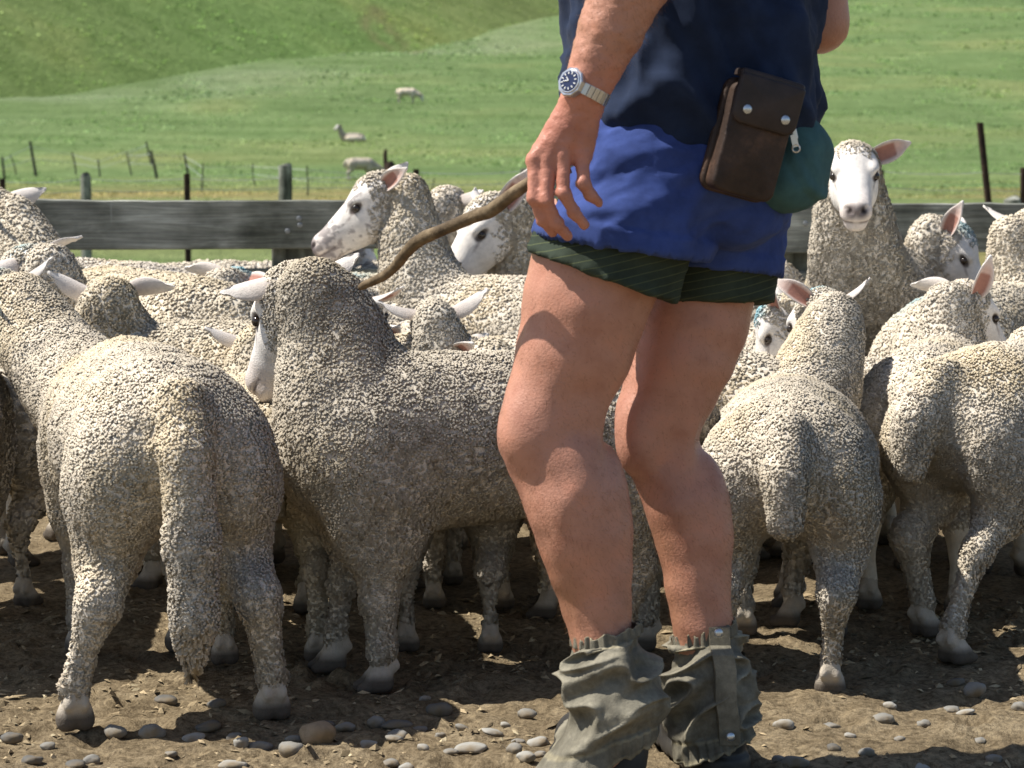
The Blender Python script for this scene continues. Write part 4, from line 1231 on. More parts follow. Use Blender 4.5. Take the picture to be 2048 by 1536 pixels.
def body_hair():
    rng = np.random.default_rng(3)
    V, Q = BODY_ARR
    Nb = vnormals(V, Q)
    zone = ((V[:, 2] < 0.72) & (V[:, 2] > 0.2)) | ((V[:, 2] > 1.02) & (V[:, 2] < 1.25) & (V[:, 1] < 3.12))
    P, vi = sample(V, Q, 0.0062, rng, zone)
    n = len(P); Nn = nrm(Nb[vi])
    keep = rng.random(n) < np.where(P[:, 2] < 0.45, 0.75, np.where(P[:, 2] > 1, 0.8, 0.28)); P, Nn = P[keep], Nn[keep]; n = len(P)
    d = nrm(Nn * 0.55 + np.array([0.25, 0, -0.75]) + rng.normal(0, 0.35, (n, 3)))
    L = rng.uniform(0.006, 0.015, n)[:, None]; R = 0.00016
    a = nrm(np.cross(d, rng.normal(0, 1, (n, 3)))); b = np.cross(d, a)
    W = np.empty((n, 4, 3))
    for k in range(3):
        th = 2 * math.pi * k / 3
        W[:, k] = P + (math.cos(th) * a + math.sin(th) * b) * R
    W[:, 3] = P + d * L
    F = ((np.arange(n) * 4)[:, None, None] + np.array([[0, 1, 3], [1, 2, 3], [2, 0, 3]])[None]).reshape(-1, 3)
    m, nt, bb = new_mat('body_hair', 0.6, 0.3); bb.inputs['Base Color'].default_value = (0.24, 0.13, 0.07, 1)
    o = obj('body_hair', mesh_from('body_hair', W.reshape(-1, 3), [F]), m, person); o['kind'] = 'stuff'
body_hair()
def wear(name, me, mat):
    return obj(name, me, mat, person)
# hair
g = Grid((0.02, 3.15, 1.5), (0.36, 3.48, 1.80), 0.008)
g.add(g.ell(HC + FW * -.012 + [0, 0, .012], (0.106, 0.084, 0.112), BODY_B), 0.01)
g.f = np.maximum(g.f, g.plane(HC + FW * .045, nrm(FW + np.array([0, 0, -0.75]))))
V, Q = g.mesh(); V += vnormals(V, Q) * (0.004 * fbm(V, 45, 2, 4))[:, None]
M_HAIR, nt, b = new_mat('brown_hair', 0.7, 0.2); b.inputs['Base Color'].default_value = (0.05, 0.03, 0.018, 1)
wear('hair', mesh_from('hair', V, [Q]), M_HAIR)

# cloth
def cloth_mat(name, col, weave=900, bstr=0.25, spec=0.1, wear_=0.32, stripes=None, fuzz=0.0):
    m, nt, b = new_mat(name, 0.88, spec)
    v = coords(nt)
    n = noise(nt, v, 18, 6, 0.65)
    c = mixc(nt, 1.0, col, ramp(nt, n, [(0.3, (1 - wear_,) * 3), (0.55, (1, 1, 1)), (0.8, (1 + wear_,) * 3)]), 'MULTIPLY')
    if stripes:
        w = N(nt, 'ShaderNodeTexWave', wave_type='BANDS', bands_direction='Z')
        w.inputs['Scale'].default_value = stripes[0]; w.inputs['Distortion'].default_value = 0.6; w.inputs['Detail'].default_value = 1
        nt.links.new(coords(nt, (1, 1, 1), rot=stripes[2]), w.inputs['Vector'])
        c = mixc(nt, ramp(nt, w.outputs['Fac'], [(0.955, (0, 0, 0)), (0.985, (0.55, 0.55, 0.55))]), c, stripes[1])
    nt.links.new(c, b.inputs['Base Color'])
    bump(nt, b, noise(nt, coords(nt), weave, 2), bstr, 0.002)
    if fuzz: b.inputs['Sheen Weight'].default_value = fuzz
    return m
M_SHIRT = cloth_mat('navy_cotton_shirt', (0.022, 0.034, 0.070), fuzz=0.05)
M_SHORTS = cloth_mat('royal_blue_drill', (0.050, 0.082, 0.262), fuzz=0.05)
M_UNDER = cloth_mat('dark_green_striped_cotton', (0.046, 0.060, 0.044), stripes=(28.0, (0.13, 0.15, 0.07), (0.0, 0.20, 0)))
def folds(V, N_, amp, f1, stretch, seed, ridge=True):
    q = V @ np.asarray(stretch).T
    n = fbm(q, f1, 3, seed)
    if ridge:
        n = 1 - 2 * np.abs(n)
    return V + N_ * (amp * n)[:, None]
# shorts
SH_NP = (at(1063, 466, 3.10), at(1440, 528, 3.22), at(1250, 497, 3.02))
def plane_from(p, q, r, down=True):
    n = np.cross(q - p, r - p); n = nrm(n)
    if n[2] > 0: n = -n
    return p, n
g = Grid((-0.02, 2.94, 0.64), (0.48, 3.50, 1.06), 0.0052)
NT = g.cone(at(1300, 330, 3.185), at(1239, 500, 3.155), .118, .123)
FT_ = g.cone(at(1430, 350, 3.295), at(1424, 570, 3.285), .104, .098)
pn = plane_from(at(1063, 467, 3.15), at(1440, 527, 3.15), at(1063, 467, 3.15) + np.array([0, 0.1, 0.0]))
pf = plane_from(at(1440, 540, 3.3), at(1556, 552, 3.3), at(1440, 540, 3.3) + np.array([0, 0.1, -0.005]))
g.add(np.maximum(NT, g.plane(pn[0], pn[1])), 0.01)
g.add(np.maximum(FT_, g.plane(pf[0], pf[1])), 0.015)
g.add(np.maximum(g.ell(at(1380, 340, 3.235), (0.155, 0.155, 0.150)), g.plane(at(1400, 440, 3.2), (0, 0, -1))), 0.018)
g.add(g.ell(at(1475, 405, 3.18), (0.060, 0.080, 0.065)), 0.02)
g.sub(g.cone(at(1443, 575, 3.115), at(1470, 440, 3.085), .020, .004), 0.014)
V, Q = g.mesh(); V = relax(V, Q, 1, 0.5); Nn_ = vnormals(V, Q)
dn = -((V - pn[0]) @ pn[1]); dfp = -((V - pf[0]) @ pf[1])
Rf = [[0.5, 0, 0.5], [0, 1, 0], [-0.7, 0, 1.6]]
hemw = np.clip(np.minimum(np.abs(dn), 1) / 0.04, 0.25, 1)
V2 = folds(V, Nn_ * hemw[:, None], 0.0075, 8, Rf, 12)
V2 = folds(V2, Nn_ * hemw[:, None], 0.0026, 22, Rf, 15)
xl = V[:, 0] < at(1445, 500, 3.2)[0]
cuff = np.where(xl, np.clip((0.030 - dn) / 0.002, 0, 1), np.clip((0.026 - dfp) / 0.002, 0, 1))
V2 += Nn_ * (cuff * 0.0048)[:, None] * (np.abs(Nn_[:, 2]) < 0.75)[:, None]
shorts = wear('shorts', mesh_from('shorts', V2, [Q]), M_SHORTS)
# striped under-shorts
g = Grid((-0.02, 2.94, 0.60), (0.48, 3.50, 0.95), 0.0052)
pn2 = plane_from(at(1050, 497, 3.15), at(1345, 604, 3.15), at(1050, 497, 3.15) + np.array([0, 0.1, 0.0]))
pf2 = plane_from(at(1345, 606, 3.28), at(1512, 606, 3.28), at(1345, 606, 3.28) + np.array([0, 0.1, -0.008]))
g.add(np.maximum(g.cone(at(1270, 360, 3.18), at(1196, 570, 3.15), .105, .1125), g.plane(pn2[0], pn2[1])), 0.01)
g.add(np.maximum(g.cone(at(1430, 380, 3.30), at(1416, 620, 3.300), .100, .0955), g.plane(pf2[0], pf2[1])), 0.012)
V, Q = g.mesh(); V = relax(V, Q, 1, 0.5); Nn_ = vnormals(V, Q)
V = folds(V, Nn_, 0.0028, 12, Rf, 22)
hem = np.clip((0.012 - np.minimum(np.abs((V - pn2[0]) @ pn2[1]), np.abs((V - pf2[0]) @ pf2[1]))) / 0.002, 0, 1)
V += Nn_ * (hem * 0.0014)[:, None] * (np.abs(Nn_[:, 2]) < 0.75)[:, None]
wear('undershorts', mesh_from('undershorts', V, [Q]), M_UNDER)
# shirt
g = Grid((-0.04, 2.86, 0.86), (0.58, 3.72, 1.52), 0.0070)
TC = at(1385, 200, 3.245)
hp = plane_from(at(1190, 262, 3.1), at(1420, 300, 3.1), at(1500, 300, 3.5))
tor = smin(g.ell((TC[0], TC[1], 0.98), (0.160, 0.182, 0.26), BODY_B), g.ell((TC[0] - .005, TC[1] + .01, 1.18), (0.150, 0.190, 0.28), BODY_B), 0.05)
tor = smin(tor, g.ell((TC[0], TC[1] + .02, 1.34), (0.12, 0.20, 0.12), BODY_B), 0.05)
tor = smin(tor, g.ell(at(1560, 120, 3.20), (0.045, 0.10, 0.14)), 0.05)
g.add(np.maximum(tor, g.plane(hp[0], hp[1])), 0.008)
g.add(g.cone(at(1385, -340, 3.07), at(1352, -240, 3.01), .075, .071), 0.03)
g.add(g.cone(at(1545, -330, 3.38), at(1600, -215, 3.41), .074, .068), 0.03)
V, Q = g.mesh(); V = relax(V, Q, 1, 0.5); Nn_ = vnormals(V, Q)
Rs = [[0.9, 0, 0.45], [0, 1, 0], [-0.35, 0, 0.55]]
hemw = np.clip(np.abs((V - hp[0]) @ hp[1]) / 0.03, 0.5, 1)[:, None]
V = folds(V, Nn_ * hemw, 0.015, 7, Rs, 32)
V = folds(V, Nn_ * hemw, 0.0060, 17, Rs, 35)
V = folds(V, Nn_ * hemw, 0.0050, 13, [[1.5, 0.4, 0.75], [0.4, 1.5, 0.3], [0, 0, 0.22]], 38)
V += Nn_ * (np.clip((0.018 - np.abs((V - hp[0]) @ hp[1])) / 0.002, 0, 1) * 0.0018)[:, None]
wear('shirt', mesh_from('shirt', V, [Q]), M_SHIRT)

# gaiters
M_GAITER, nt, b = new_mat('worn_grey_canvas', 0.72, 0.25)
v_ = coords(nt)
c_ = ramp(nt, noise(nt, v_, 14, 7, 0.65), [(0.28, (0.095, 0.085, 0.062)), (0.5, (0.175, 0.160, 0.120)), (0.74, (0.29, 0.265, 0.20))])
c_ = mixc(nt, 0.6, c_, ramp(nt, noise(nt, v_, 90, 4, 0.7), [(0.35, (0.6, 0.6, 0.6)), (0.65, (1.2, 1.2, 1.2))]), 'MULTIPLY')
at_ = N(nt, 'ShaderNodeAttribute', attribute_name='tint')
c_ = mixc(nt, 1.0, c_, at_.outputs[0], 'MULTIPLY')
nt.links.new(c_, b.inputs['Base Color'])
bump(nt, b, noise(nt, v_, 500, 3), 0.3, 0.003)
M_STUD, nt, b = new_mat('snap_stud_metal', 0.3, 0.5); b.inputs['Base Color'].default_value = (0.62, 0.66, 0.70, 1); b.inputs['Metallic'].default_value = 0.85
M_BOOT, nt, b = new_mat('dusty_black_boot', 0.55, 0.4)
nt.links.new(ramp(nt, noise(nt, coords(nt), 16, 6), [(0.35, (0.022, 0.022, 0.022)), (0.7, (0.075, 0.068, 0.058))]), b.inputs['Base Color'])
def gaiter(path, radii, seed, label, flap=0.0, strap=None):
    """path: (px,py,D) from top to bottom; wrinkled canvas sleeve with gathered ends"""
    nt_, nv_ = 150, 96
    P_ = np.array([at(*p) for p in path]); t_ = np.linspace(0, 1, len(path))
    v = np.linspace(0, 1, nv_); th = np.linspace(0, 2 * math.pi, nt_, endpoint=False)
    C = np.stack([np.interp(v, t_, P_[:, k]) for k in range(3)], 1)
    R = np.interp(v, t_, radii)
    TH, VV = np.meshgrid(th, v)
    cs, sn = np.cos(TH), np.sin(TH)
    L = np.linalg.norm(P_[0] - P_[-1])
    q = np.stack([cs * 1.0, sn * 1.0, VV * L / 0.07], -1).reshape(-1, 3)
    # diagonal sagging folds
    sl = np.stack([q[:, 0], q[:, 1], q[:, 2] * 1.55 + 0.55 * q[:, 0] - 0.3 * q[:, 1]], 1)
    rid = (2.6 * np.clip(1 - 1.7 * np.abs(fbm(sl * [0.62, 0.62, 1.0], 0.95, 2, seed)), 0, 1) ** 2.2 - 0.9).reshape(TH.shape)
    fine = fbm(sl, 2.8, 3, seed + 4).reshape(TH.shape)
    el0, el1 = 0.155, 0.87
    body = sstep(el0, el0 + 0.035, VV) * (1 - sstep(el1 - 0.03, el1, VV) * 0.75)
    gath = (1 - body)
    r = R[:, None] + body * (0.0090 * rid + 0.0026 * fine + 0.009 * np.sin((VV - el0) / (el1 - el0) * math.pi))
    wob = 19 * TH + 5.0 * vnoise(np.stack([cs.ravel() * 2.2, sn.ravel() * 2.2, VV.ravel() * 2], 1), 1.0, seed + 8).reshape(TH.shape)
    r = r + gath * (0.0024 * np.sin(wob) + 0.0012 * np.sin(2.3 * wob + 1)) * np.where(VV < 0.5, 1, 1.0)
    r = r + flap * np.clip((VV - 0.70) / 0.30, 0, 1) ** 1.4 * np.clip(-cs * 1.1 - sn * 0.25 - 0.30, 0, 1)
    z = C[:, None, 2] + 0.010 * np.cos(TH) * (VV < 0.2) + 0.003 * np.sin(wob * 0.5) * (gath * (VV < 0.03) + (VV > 0.97))
    z = z - flap * 0.30 * np.clip((VV - 0.70) / 0.3, 0, 1) * np.clip(-cs, 0, 1) + 0.022 * np.clip((VV - 0.6) / 0.4, 0, 1) * cs
    V = np.stack([C[:, None, 0] + r * cs, C[:, None, 1] + r * sn, z], -1).reshape(-1, 3)
    i = np.arange((nv_ - 1) * nt_).reshape(nv_ - 1, nt_)
    j = np.roll(i, -1, 1)
    Q = np.stack([i, i + nt_, j + nt_, j], -1).reshape(-1, 4)
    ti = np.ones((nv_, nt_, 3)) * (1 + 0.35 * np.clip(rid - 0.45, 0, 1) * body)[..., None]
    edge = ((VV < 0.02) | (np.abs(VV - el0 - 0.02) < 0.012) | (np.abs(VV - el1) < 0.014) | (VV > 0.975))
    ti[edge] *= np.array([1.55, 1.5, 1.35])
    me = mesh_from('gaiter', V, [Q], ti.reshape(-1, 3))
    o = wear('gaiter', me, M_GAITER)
    o['label'] = label
    md = o.modifiers.new('cloth', 'SOLIDIFY'); md.thickness = 0.003; md.offset = -1
    return o, C, R
g1, C1, R1 = gaiter([(1212, 1258, 3.13), (1214, 1290, 3.13), (1222, 1350, 3.125), (1226, 1430, 3.12), (1226, 1505, 3.12)], [.048, .051, .060, .063, .066], 5, 'gaiter with its torn hem flared over the boot', 0.085)
g2, C2, R2 = gaiter([(1410, 1254, 3.27), (1412, 1290, 3.27), (1416, 1350, 3.27), (1424, 1430, 3.265), (1430, 1496, 3.26)], [.0450, .047, .052, .055, .060], 9, 'gaiter closed by a studded strap', 0.0)
def dome(parent, p, nrmv, r, name='stud', mat=None):
    bm = bmesh.new(); bmesh.ops.create_uvsphere(bm, u_segments=14, v_segments=8, radius=r)
    for v in bm.verts: v.co.z *= 0.45
    me = bpy.data.meshes.new(name); bm.to_mesh(me); bm.free()
    me.polygons.foreach_set('use_smooth', [True] * len(me.polygons))
    q = Vector(nrmv).to_track_quat('Z', 'Y').to_matrix().to_4x4()
    return obj(name, me, mat or M_STUD, parent, Matrix.Translation(p) @ q)
def surf_strap(path, w, r_off, name, parent):
    """flat strip running down the outside of a sleeve at given (px, py, D) points"""
    pts = np.array([at(*p) for p in path]); mb = MB(); V, F = [], []
    for p in pts:
        V += [p + [-w / 2, 0.006, 0], p + [-w / 2 + 0.002, -r_off, 0], p + [w / 2 - 0.002, -r_off, 0], p + [w / 2, 0.012, 0]]
    for k in range(len(pts) - 1):
        for j in range(3):
            F.append((k * 4 + j, k * 4 + j + 1, k * 4 + j + 5, k * 4 + j + 4))
    F += [(0, 1, 2, 3), tuple(len(V) - 1 - k for k in range(4))]
    mb.add(V, F)
    o = mb.build(name, M_GAITER, parent, smooth=True, auto=40)
    a = o.data.attributes.new('tint', 'FLOAT_COLOR', 'POINT'); a.data.foreach_set('color', np.full(len(o.data.vertices) * 4, 1.15, np.float32))
    return o
surf_strap([(1438, 1254, 3.228), (1440, 1290, 3.224), (1446, 1310, 3.206), (1452, 1345, 3.202), (1452, 1400, 3.198), (1458, 1440, 3.20), (1460, 1490, 3.206)], 0.034, 0.003, 'strap', g2)
dome(g2, at(1437, 1266, 3.213), (0.1, -1, 0.05), 0.0068); dome(g2, at(1461, 1474, 3.190), (0.1, -1, 0.05), 0.0068)
# boots
for (px, D, sd) in ((1222, 3.125, 1), (1424, 3.265, 2)):
    g = Grid((at(px, 1500, D)[0] - 0.30, D - 0.14, -0.01), (at(px, 1500, D)[0] + 0.14, D + 0.26, 0.17), 0.006)
    c0 = at(px, 1560, D + 0.03); c0[2] = 0; FT2 = nrm(np.array([-0.22, 0.97, 0.0]))
    g.chain([c0 + [0, 0, .16], c0 + [0, 0, .06], c0 - FT2 * .022 + [0, 0, .045]], [.050, .046, .042], 0.02)
    g.chain([c0 + [0, 0, .07], c0 + FT2 * .09 + [0, 0, .050], c0 + FT2 * .165 + [0, 0, .040]], [.048, .047, .042], 0.02)
    g.f = np.maximum(g.f, -g.plane((0, 0, 0.012), (0, 0, 1)))
    sole = np.minimum(g.cone(c0 - FT2 * .022 + [0, 0, .014], c0 + FT2 * .165 + [0, 0, .014], .050, .050), 9)
    g.add(np.maximum(sole, np.abs(g.z - 0.014) - 0.013), 0.003)
    V, Q = g.mesh(); V += vnormals(V, Q) * (0.0015 * fbm(V, 30, 3, sd))[:, None]
    wear('boot', mesh_from('boot', V, [Q]), M_BOOT)

# ------------------------------------------------------------------ things carried
M_STICK, nt, b = new_mat('peeled_stick_bark', 0.75, 0.2)
c_ = ramp(nt, noise(nt, coords(nt), 28, 6, 0.65), [(0.3, (0.060, 0.042, 0.026)), (0.5, (0.150, 0.108, 0.064)), (0.72, (0.29, 0.22, 0.135))])
nt.links.new(c_, b.inputs['Base Color']); bump(nt, b, noise(nt, coords(nt), 90, 5), 0.5, 0.004)
ST = [(1140, 335, 3.020, .0092), (1100, 350, 3.018, .0098), (1058, 366, 3.016, .0098), (1025, 388, 3.03, .0096), (1000, 408, 3.045, .0104), (978, 424, 3.06, .0108), (955, 430, 3.08, .0100), (915, 447, 3.11, .0095), (880, 462, 3.14, .0093),
      (850, 474, 3.17, .0098), (828, 488, 3.19, .0100), (808, 510, 3.21, .0092), (792, 532, 3.23, .0085), (770, 551, 3.25, .0078), (745, 563, 3.27, .0070), (727, 571, 3.285, .0066), (720, 575, 3.29, .005)]
sp_ = np.array([at(*q[:3]) for q in ST]); t_ = np.arange(len(ST)); tt = np.linspace(0, len(ST) - 1, 110)
sp_ = np.stack([np.interp(tt, t_, sp_[:, k]) for k in range(3)], 1)
for _ in range(3): sp_[1:-1] = 0.5 * sp_[1:-1] + 0.25 * (sp_[:-2] + sp_[2:])
sr_ = 0.90 * np.interp(tt, t_, [q[3] for q in ST]) * (1 + 0.06 * vnoise(sp_, 60, 3) + 0.05 * vnoise(sp_, 150, 4))
mb = MB(); mb.tube(sp_, list(sr_), 14)
tag(mb.build('walking_stick', M_STICK, smooth=True, auto=60), 'crooked brown wooden stick held in the person\'s hand', 'stick')

# wristwatch
M_CASE, nt, b = new_mat('brushed_steel', 0.28, 0.5); b.inputs['Base Color'].default_value = (0.66, 0.67, 0.68, 1); b.inputs['Metallic'].default_value = 0.9
M_DIAL, nt, b = new_mat('navy_dial', 0.2, 0.5); b.inputs['Base Color'].default_value = (0.025, 0.035, 0.085, 1)
M_MARK, nt, b = new_mat('pale_dial_marks', 0.4, 0.4); b.inputs['Base Color'].default_value = (0.75, 0.76, 0.74, 1)
wc_ = at(1170, 180, DA)
axis = nrm(at(1150, 215, DA) - at(1185, 145, DA))          # along the forearm
wn_ = nrm(np.array([-0.66, -0.75, 0.10])); wn_ = nrm(wn_ - axis * (wn_ @ axis))
ws_ = np.cross(axis, wn_)
WB = np.stack([ws_, axis, wn_], 1)
watch = bpy.data.objects.new('wristwatch', None); COL.objects.link(watch); watch.location = wc_
tag(watch, 'steel wristwatch with dark blue dial on the person\'s wrist', 'watch')
def wchild(mb, name, mat, parent=watch, **k):
    o = mb.build(name, mat, None, **k)
    o.parent = parent; o.matrix_parent_inverse = parent.matrix_world.inverted() if parent is not watch else Matrix.Translation(wc_).inverted()
    return o
cc = wc_ + wn_ * 0.0325
def disc(c, n, u, r, h0, h1, seg, sq=1.0, r1=None):
    w = np.cross(n, u); mb = MB(); V = []
    for (h, rr) in ((h0, r), (h1 - 0.0015, r), (h1, (r1 or r * 0.93))):
        for k in range(seg):
            t = 2 * math.pi * (k + 0.5) / seg
            V.append(c + n * h + rr * (math.cos(t) * u * sq + math.sin(t) * w))
    F = []
    for q in range(2):
        for k in range(seg):
            k2 = (k + 1) % seg
            F.append((q * seg + k, q * seg + k2, (q + 1) * seg + k2, (q + 1) * seg + k))
    F += [tuple(range(seg))[::-1], tuple(2 * seg + k for k in range(seg))]
    mb.add(V, F); return mb
wchild(disc(cc, wn_, ws_, 0.0205, -0.006, 0.0035, 10, 0.97), 'case', M_CASE)
wchild(disc(cc + wn_ * 0.0036, wn_, ws_, 0.0165, 0.0, 0.0016, 40), 'bezel', M_CASE, smooth=True, auto=40)
dial = wchild(disc(cc + wn_ * 0.0053, wn_, ws_, 0.0140, 0.0, 0.0008, 40), 'dial', M_DIAL)
for k in range(12):
    t = 2 * math.pi * k / 12
    d = math.cos(t) * ws_ + math.sin(t) * axis
    B = np.stack([d, np.cross(wn_, d), wn_], 1)
    mb = MB(); mb.box(cc + wn_ * 0.0064 + d * 0.0108, (0.0032, 0.0014, 0.0006), B); wchild(mb, 'hour_mark', M_MARK)
for ang, ln in ((0.4, 0.0085), (-0.55, 0.0065)):
    d = math.cos(ang) * ws_ + math.sin(ang) * axis
    B = np.stack([d, np.cross(wn_, d), wn_], 1)
    mb = MB(); mb.box(cc + wn_ * 0.0069 + d * ln / 2, (ln, 0.0013, 0.0005), B); wchild(mb, 'hand', M_MARK)
for k in range(22):
    t = math.pi / 2 + (0.58 + (2 * math.pi - 1.16) * (k + 0.5) / 22)
    d = math.cos(t) * ws_ * 1.0 + math.sin(t) * wn_
    tg = np.cross(axis, d)
    B = np.stack([tg, axis, d], 1)
    mb = MB(); wl = 0.0175 - 0.002 * abs(math.sin(t * 0.5 + 0.8))
    mb.box(wc_ + d * 0.0325, (0.0072, wl, 0.0028), B)
    wchild(mb, 'bracelet_link', M_CASE, bevel=0.0006)

# leather pouch and waist bag on the belt
M_LEATHER, nt, b = new_mat('scuffed_brown_leather', 0.55, 0.35)
c_ = ramp(nt, noise(nt, coords(nt), 17, 7, 0.65), [(0.30, (0.018, 0.011, 0.008)), (0.55, (0.052, 0.030, 0.020)), (0.78, (0.16, 0.085, 0.052))])
nt.links.new(c_, b.inputs['Base Color']); bump(nt, b, noise(nt, coords(nt), 200, 4), 0.35, 0.003)
M_FLAP, nt, b = new_mat('dark_brown_leather_flap', 0.5, 0.4)
c_ = ramp(nt, noise(nt, coords(nt), 22, 6, 0.6), [(0.35, (0.022, 0.015, 0.013)), (0.7, (0.055, 0.036, 0.030))])
nt.links.new(c_, b.inputs['Base Color'])
M_TEAL = cloth_mat('teal_nylon', (0.060, 0.140, 0.145), spec=0.3, wear_=0.35)
def rounded_slab(w, h, t, r, mat, name, parent, Mx, bottom_only=False, bev=0.004, wave=0.0):
    """rounded rectangle in x,z with thickness along y"""
    pts = []
    cor = [(-w / 2, -h / 2, 180), (w / 2, -h / 2, 270), (w / 2, h / 2, 0), (-w / 2, h / 2, 90)]
    for k, (x, z, a0) in enumerate(cor):
        rr = 0.004 if (bottom_only and k > 1) else r
        cx, cz = x - math.copysign(rr, x), z - math.copysign(rr, z)
        for q in range(7):
            a = rad(a0 + 90 * q / 6)
            pts.append((cx + rr * math.cos(a), cz + rr * math.sin(a)))
    n = len(pts); V, F = [], []
    prof = [(t / 2, 0.0), (-t / 2 + bev, 0.0), (-t / 2 + bev * 0.3, bev * 0.3), (-t / 2, bev)]
    for (y, ins) in prof:
        for (x, z) in pts:
            V.append((x * (1 - 2 * ins / w), y - wave * math.cos(x / w * math.pi), z * (1 - 2 * ins / h)))
    for q in range(len(prof) - 1):
        for k in range(n):
            k2 = (k + 1) % n
            F.append((q * n + k, q * n + k2, (q + 1) * n + k2, (q + 1) * n + k))
    V.append((0, t / 2, 0)); V.append((0, -t / 2 - wave - 0.002, 0))
    for k in range(n):
        k2 = (k + 1) % n
        F.append((k2, k, len(V) - 2)); F.append(((len(prof) - 1) * n + k, (len(prof) - 1) * n + k2, len(V) - 1))
    mb = MB(); mb.add(V, F)
    return mb.build(name, mat, parent, smooth=True, auto=50, matrix=Mx)
px_ = nrm(np.array([0.955, 0.24, -0.26])); pz_ = np.array([0.20, 0.03, 1.0]); pz_ = nrm(pz_ - px_ * (pz_ @ px_)); py_ = np.cross(pz_, px_)
PR = Matrix(np.stack([px_, py_, pz_], 1).tolist()).to_4x4()
pouch = bpy.data.objects.new('leather_pouch', None); COL.objects.link(pouch)
pouch.matrix_world = Matrix.Translation(at(1504, 275, 3.055)) @ PR
tag(pouch, 'scuffed brown leather pouch with two snaps worn on the belt', 'pouch')
def pc(o):
    o.matrix_parent_inverse = Matrix.Identity(4); return o
pc(rounded_slab(0.090, 0.150, 0.040, 0.014, M_LEATHER, 'body', pouch, Matrix.Translation((0, 0, -0.006))))
pc(rounded_slab(0.100, 0.158, 0.012, 0.018, M_LEATHER, 'back_panel', pouch, Matrix.Translation((-0.001, 0.018, -0.004))))
pc(rounded_slab(0.094, 0.068, 0.012, 0.016, M_FLAP, 'flap', pouch, Matrix.Translation((0.002, -0.0215, 0.046)), bottom_only=True, wave=0.002))
pc(rounded_slab(0.094, 0.034, 0.010, 0.005, M_FLAP, 'flap_top', pouch, Matrix.Translation((0.002, -0.005, 0.081)) @ Matrix.Rotation(rad(-90), 4, 'X')))
for sx in (-0.027, 0.029):
    pc(dome(pouch, (sx, -0.030, 0.032), (0, -1, 0), 0.0068, 'snap'))
bagc = at(1592, 322, 3.15)
g = Grid(bagc - 0.14, bagc + 0.14, 0.0045)
bw = np.array([[0.80, 0.60, 0], [-0.60, 0.80, 0], [0, 0, 1.0]])
g.add(g.ell(bagc, (0.046, 0.066, 0.066), bw), 0.01); g.add(g.ell(bagc + [-.012, -.01, -.028], (0.044, 0.060, 0.046), bw), 0.02)
V, Q = g.mesh(); Nn_ = vnormals(V, Q)
V = folds(V, Nn_, 0.0035, 14, [[1, 0, .3], [0, 1, 0], [0, 0, 0.8]], 52)
seam = np.abs((V - bagc) @ np.array([0.55, -0.2, 0.28]) - 0.008)
V += Nn_ * (0.0022 * np.exp(-(seam / 0.0035) ** 2) - 0.0018 * np.exp(-((seam - 0.006) / 0.003) ** 2))[:, None]
bag = obj('waist_bag', mesh_from('waist_bag', V, [Q]), M_TEAL)
tag(bag, 'small teal waist bag behind the leather pouch', 'bag')
mb = MB(); zp = at(1585, 262, 3.085)
mb.box(zp + [0.003, 0, -0.004], (0.007, 0.006, 0.014), np.array(Matrix.Rotation(rad(-12), 3, 'Y')))
mb.build('zip_slider', M_CASE, bag, bevel=0.001)
mb = MB(); q0 = at(1586, 272, 3.08); q1 = at(1592, 297, 3.08)
ring = []
for k in range(20):
    t = 2 * math.pi * k / 20
    ring.append(q1 + np.array([0.0050 * math.cos(t), 0, 0.0050 * math.sin(t)]))
mb.tube(ring + [ring[0]], 0.0016, 6, cap=False)
mb.box((q0 + q1) / 2 + [0, 0, 0.002], (0.0085, 0.0022, 0.017), np.array(Matrix.Rotation(rad(-13), 3, 'Y')))
mb.build('zip_pull', M_CASE, bag)
M_BLACK, nt, b = new_mat('black_webbing', 0.8, 0.2); b.inputs['Base Color'].default_value = (0.012, 0.012, 0.013, 1)
# knife sheath hanging behind the far hip
shp = [at(1552, 400, 3.36), at(1546, 470, 3.36), at(1540, 540, 3.36), at(1533, 575, 3.355), at(1529, 600, 3.35)]
mb = MB(); mb.tube(shp, [0.006, 0.008, 0.011, 0.011, 0.006], 10, squash=0.6)
tag(mb.build('knife_sheath', M_BLACK, smooth=True, auto=50), 'narrow dark knife sheath hanging at the person\'s far hip', 'sheath')
# ------------------------------------------------------------------ stones and litter on the yard floor
def stone_material(name, a, b2):
    m, nt, b = new_mat(name, 0.75, 0.25)
    v = coords(nt)
    c = ramp(nt, noise(nt, v, 30, 5, 0.6), [(0.3, a), (0.7, b2)])
    c = mixc(nt, ramp(nt, noise(nt, v, 16, 4), [(0.44, (0, 0, 0)), (0.64, (0.9, 0.9, 0.9))]), c, (0.17, 0.125, 0.07))
    nt.links.new(c, b.inputs['Base Color']); bump(nt, b, noise(nt, v, 150, 4), 0.25, 0.003)
    return m
M_ST = [stone_material('grey_river_stone', (0.17, 0.165, 0.15), (0.33, 0.32, 0.29)), stone_material('dark_river_stone', (0.09, 0.088, 0.082), (0.18, 0.176, 0.165)), stone_material('pale_river_stone', (0.28, 0.275, 0.25), (0.45, 0.44, 0.40)),
        stone_material('tan_rock', (0.24, 0.17, 0.10), (0.48, 0.36, 0.24))]
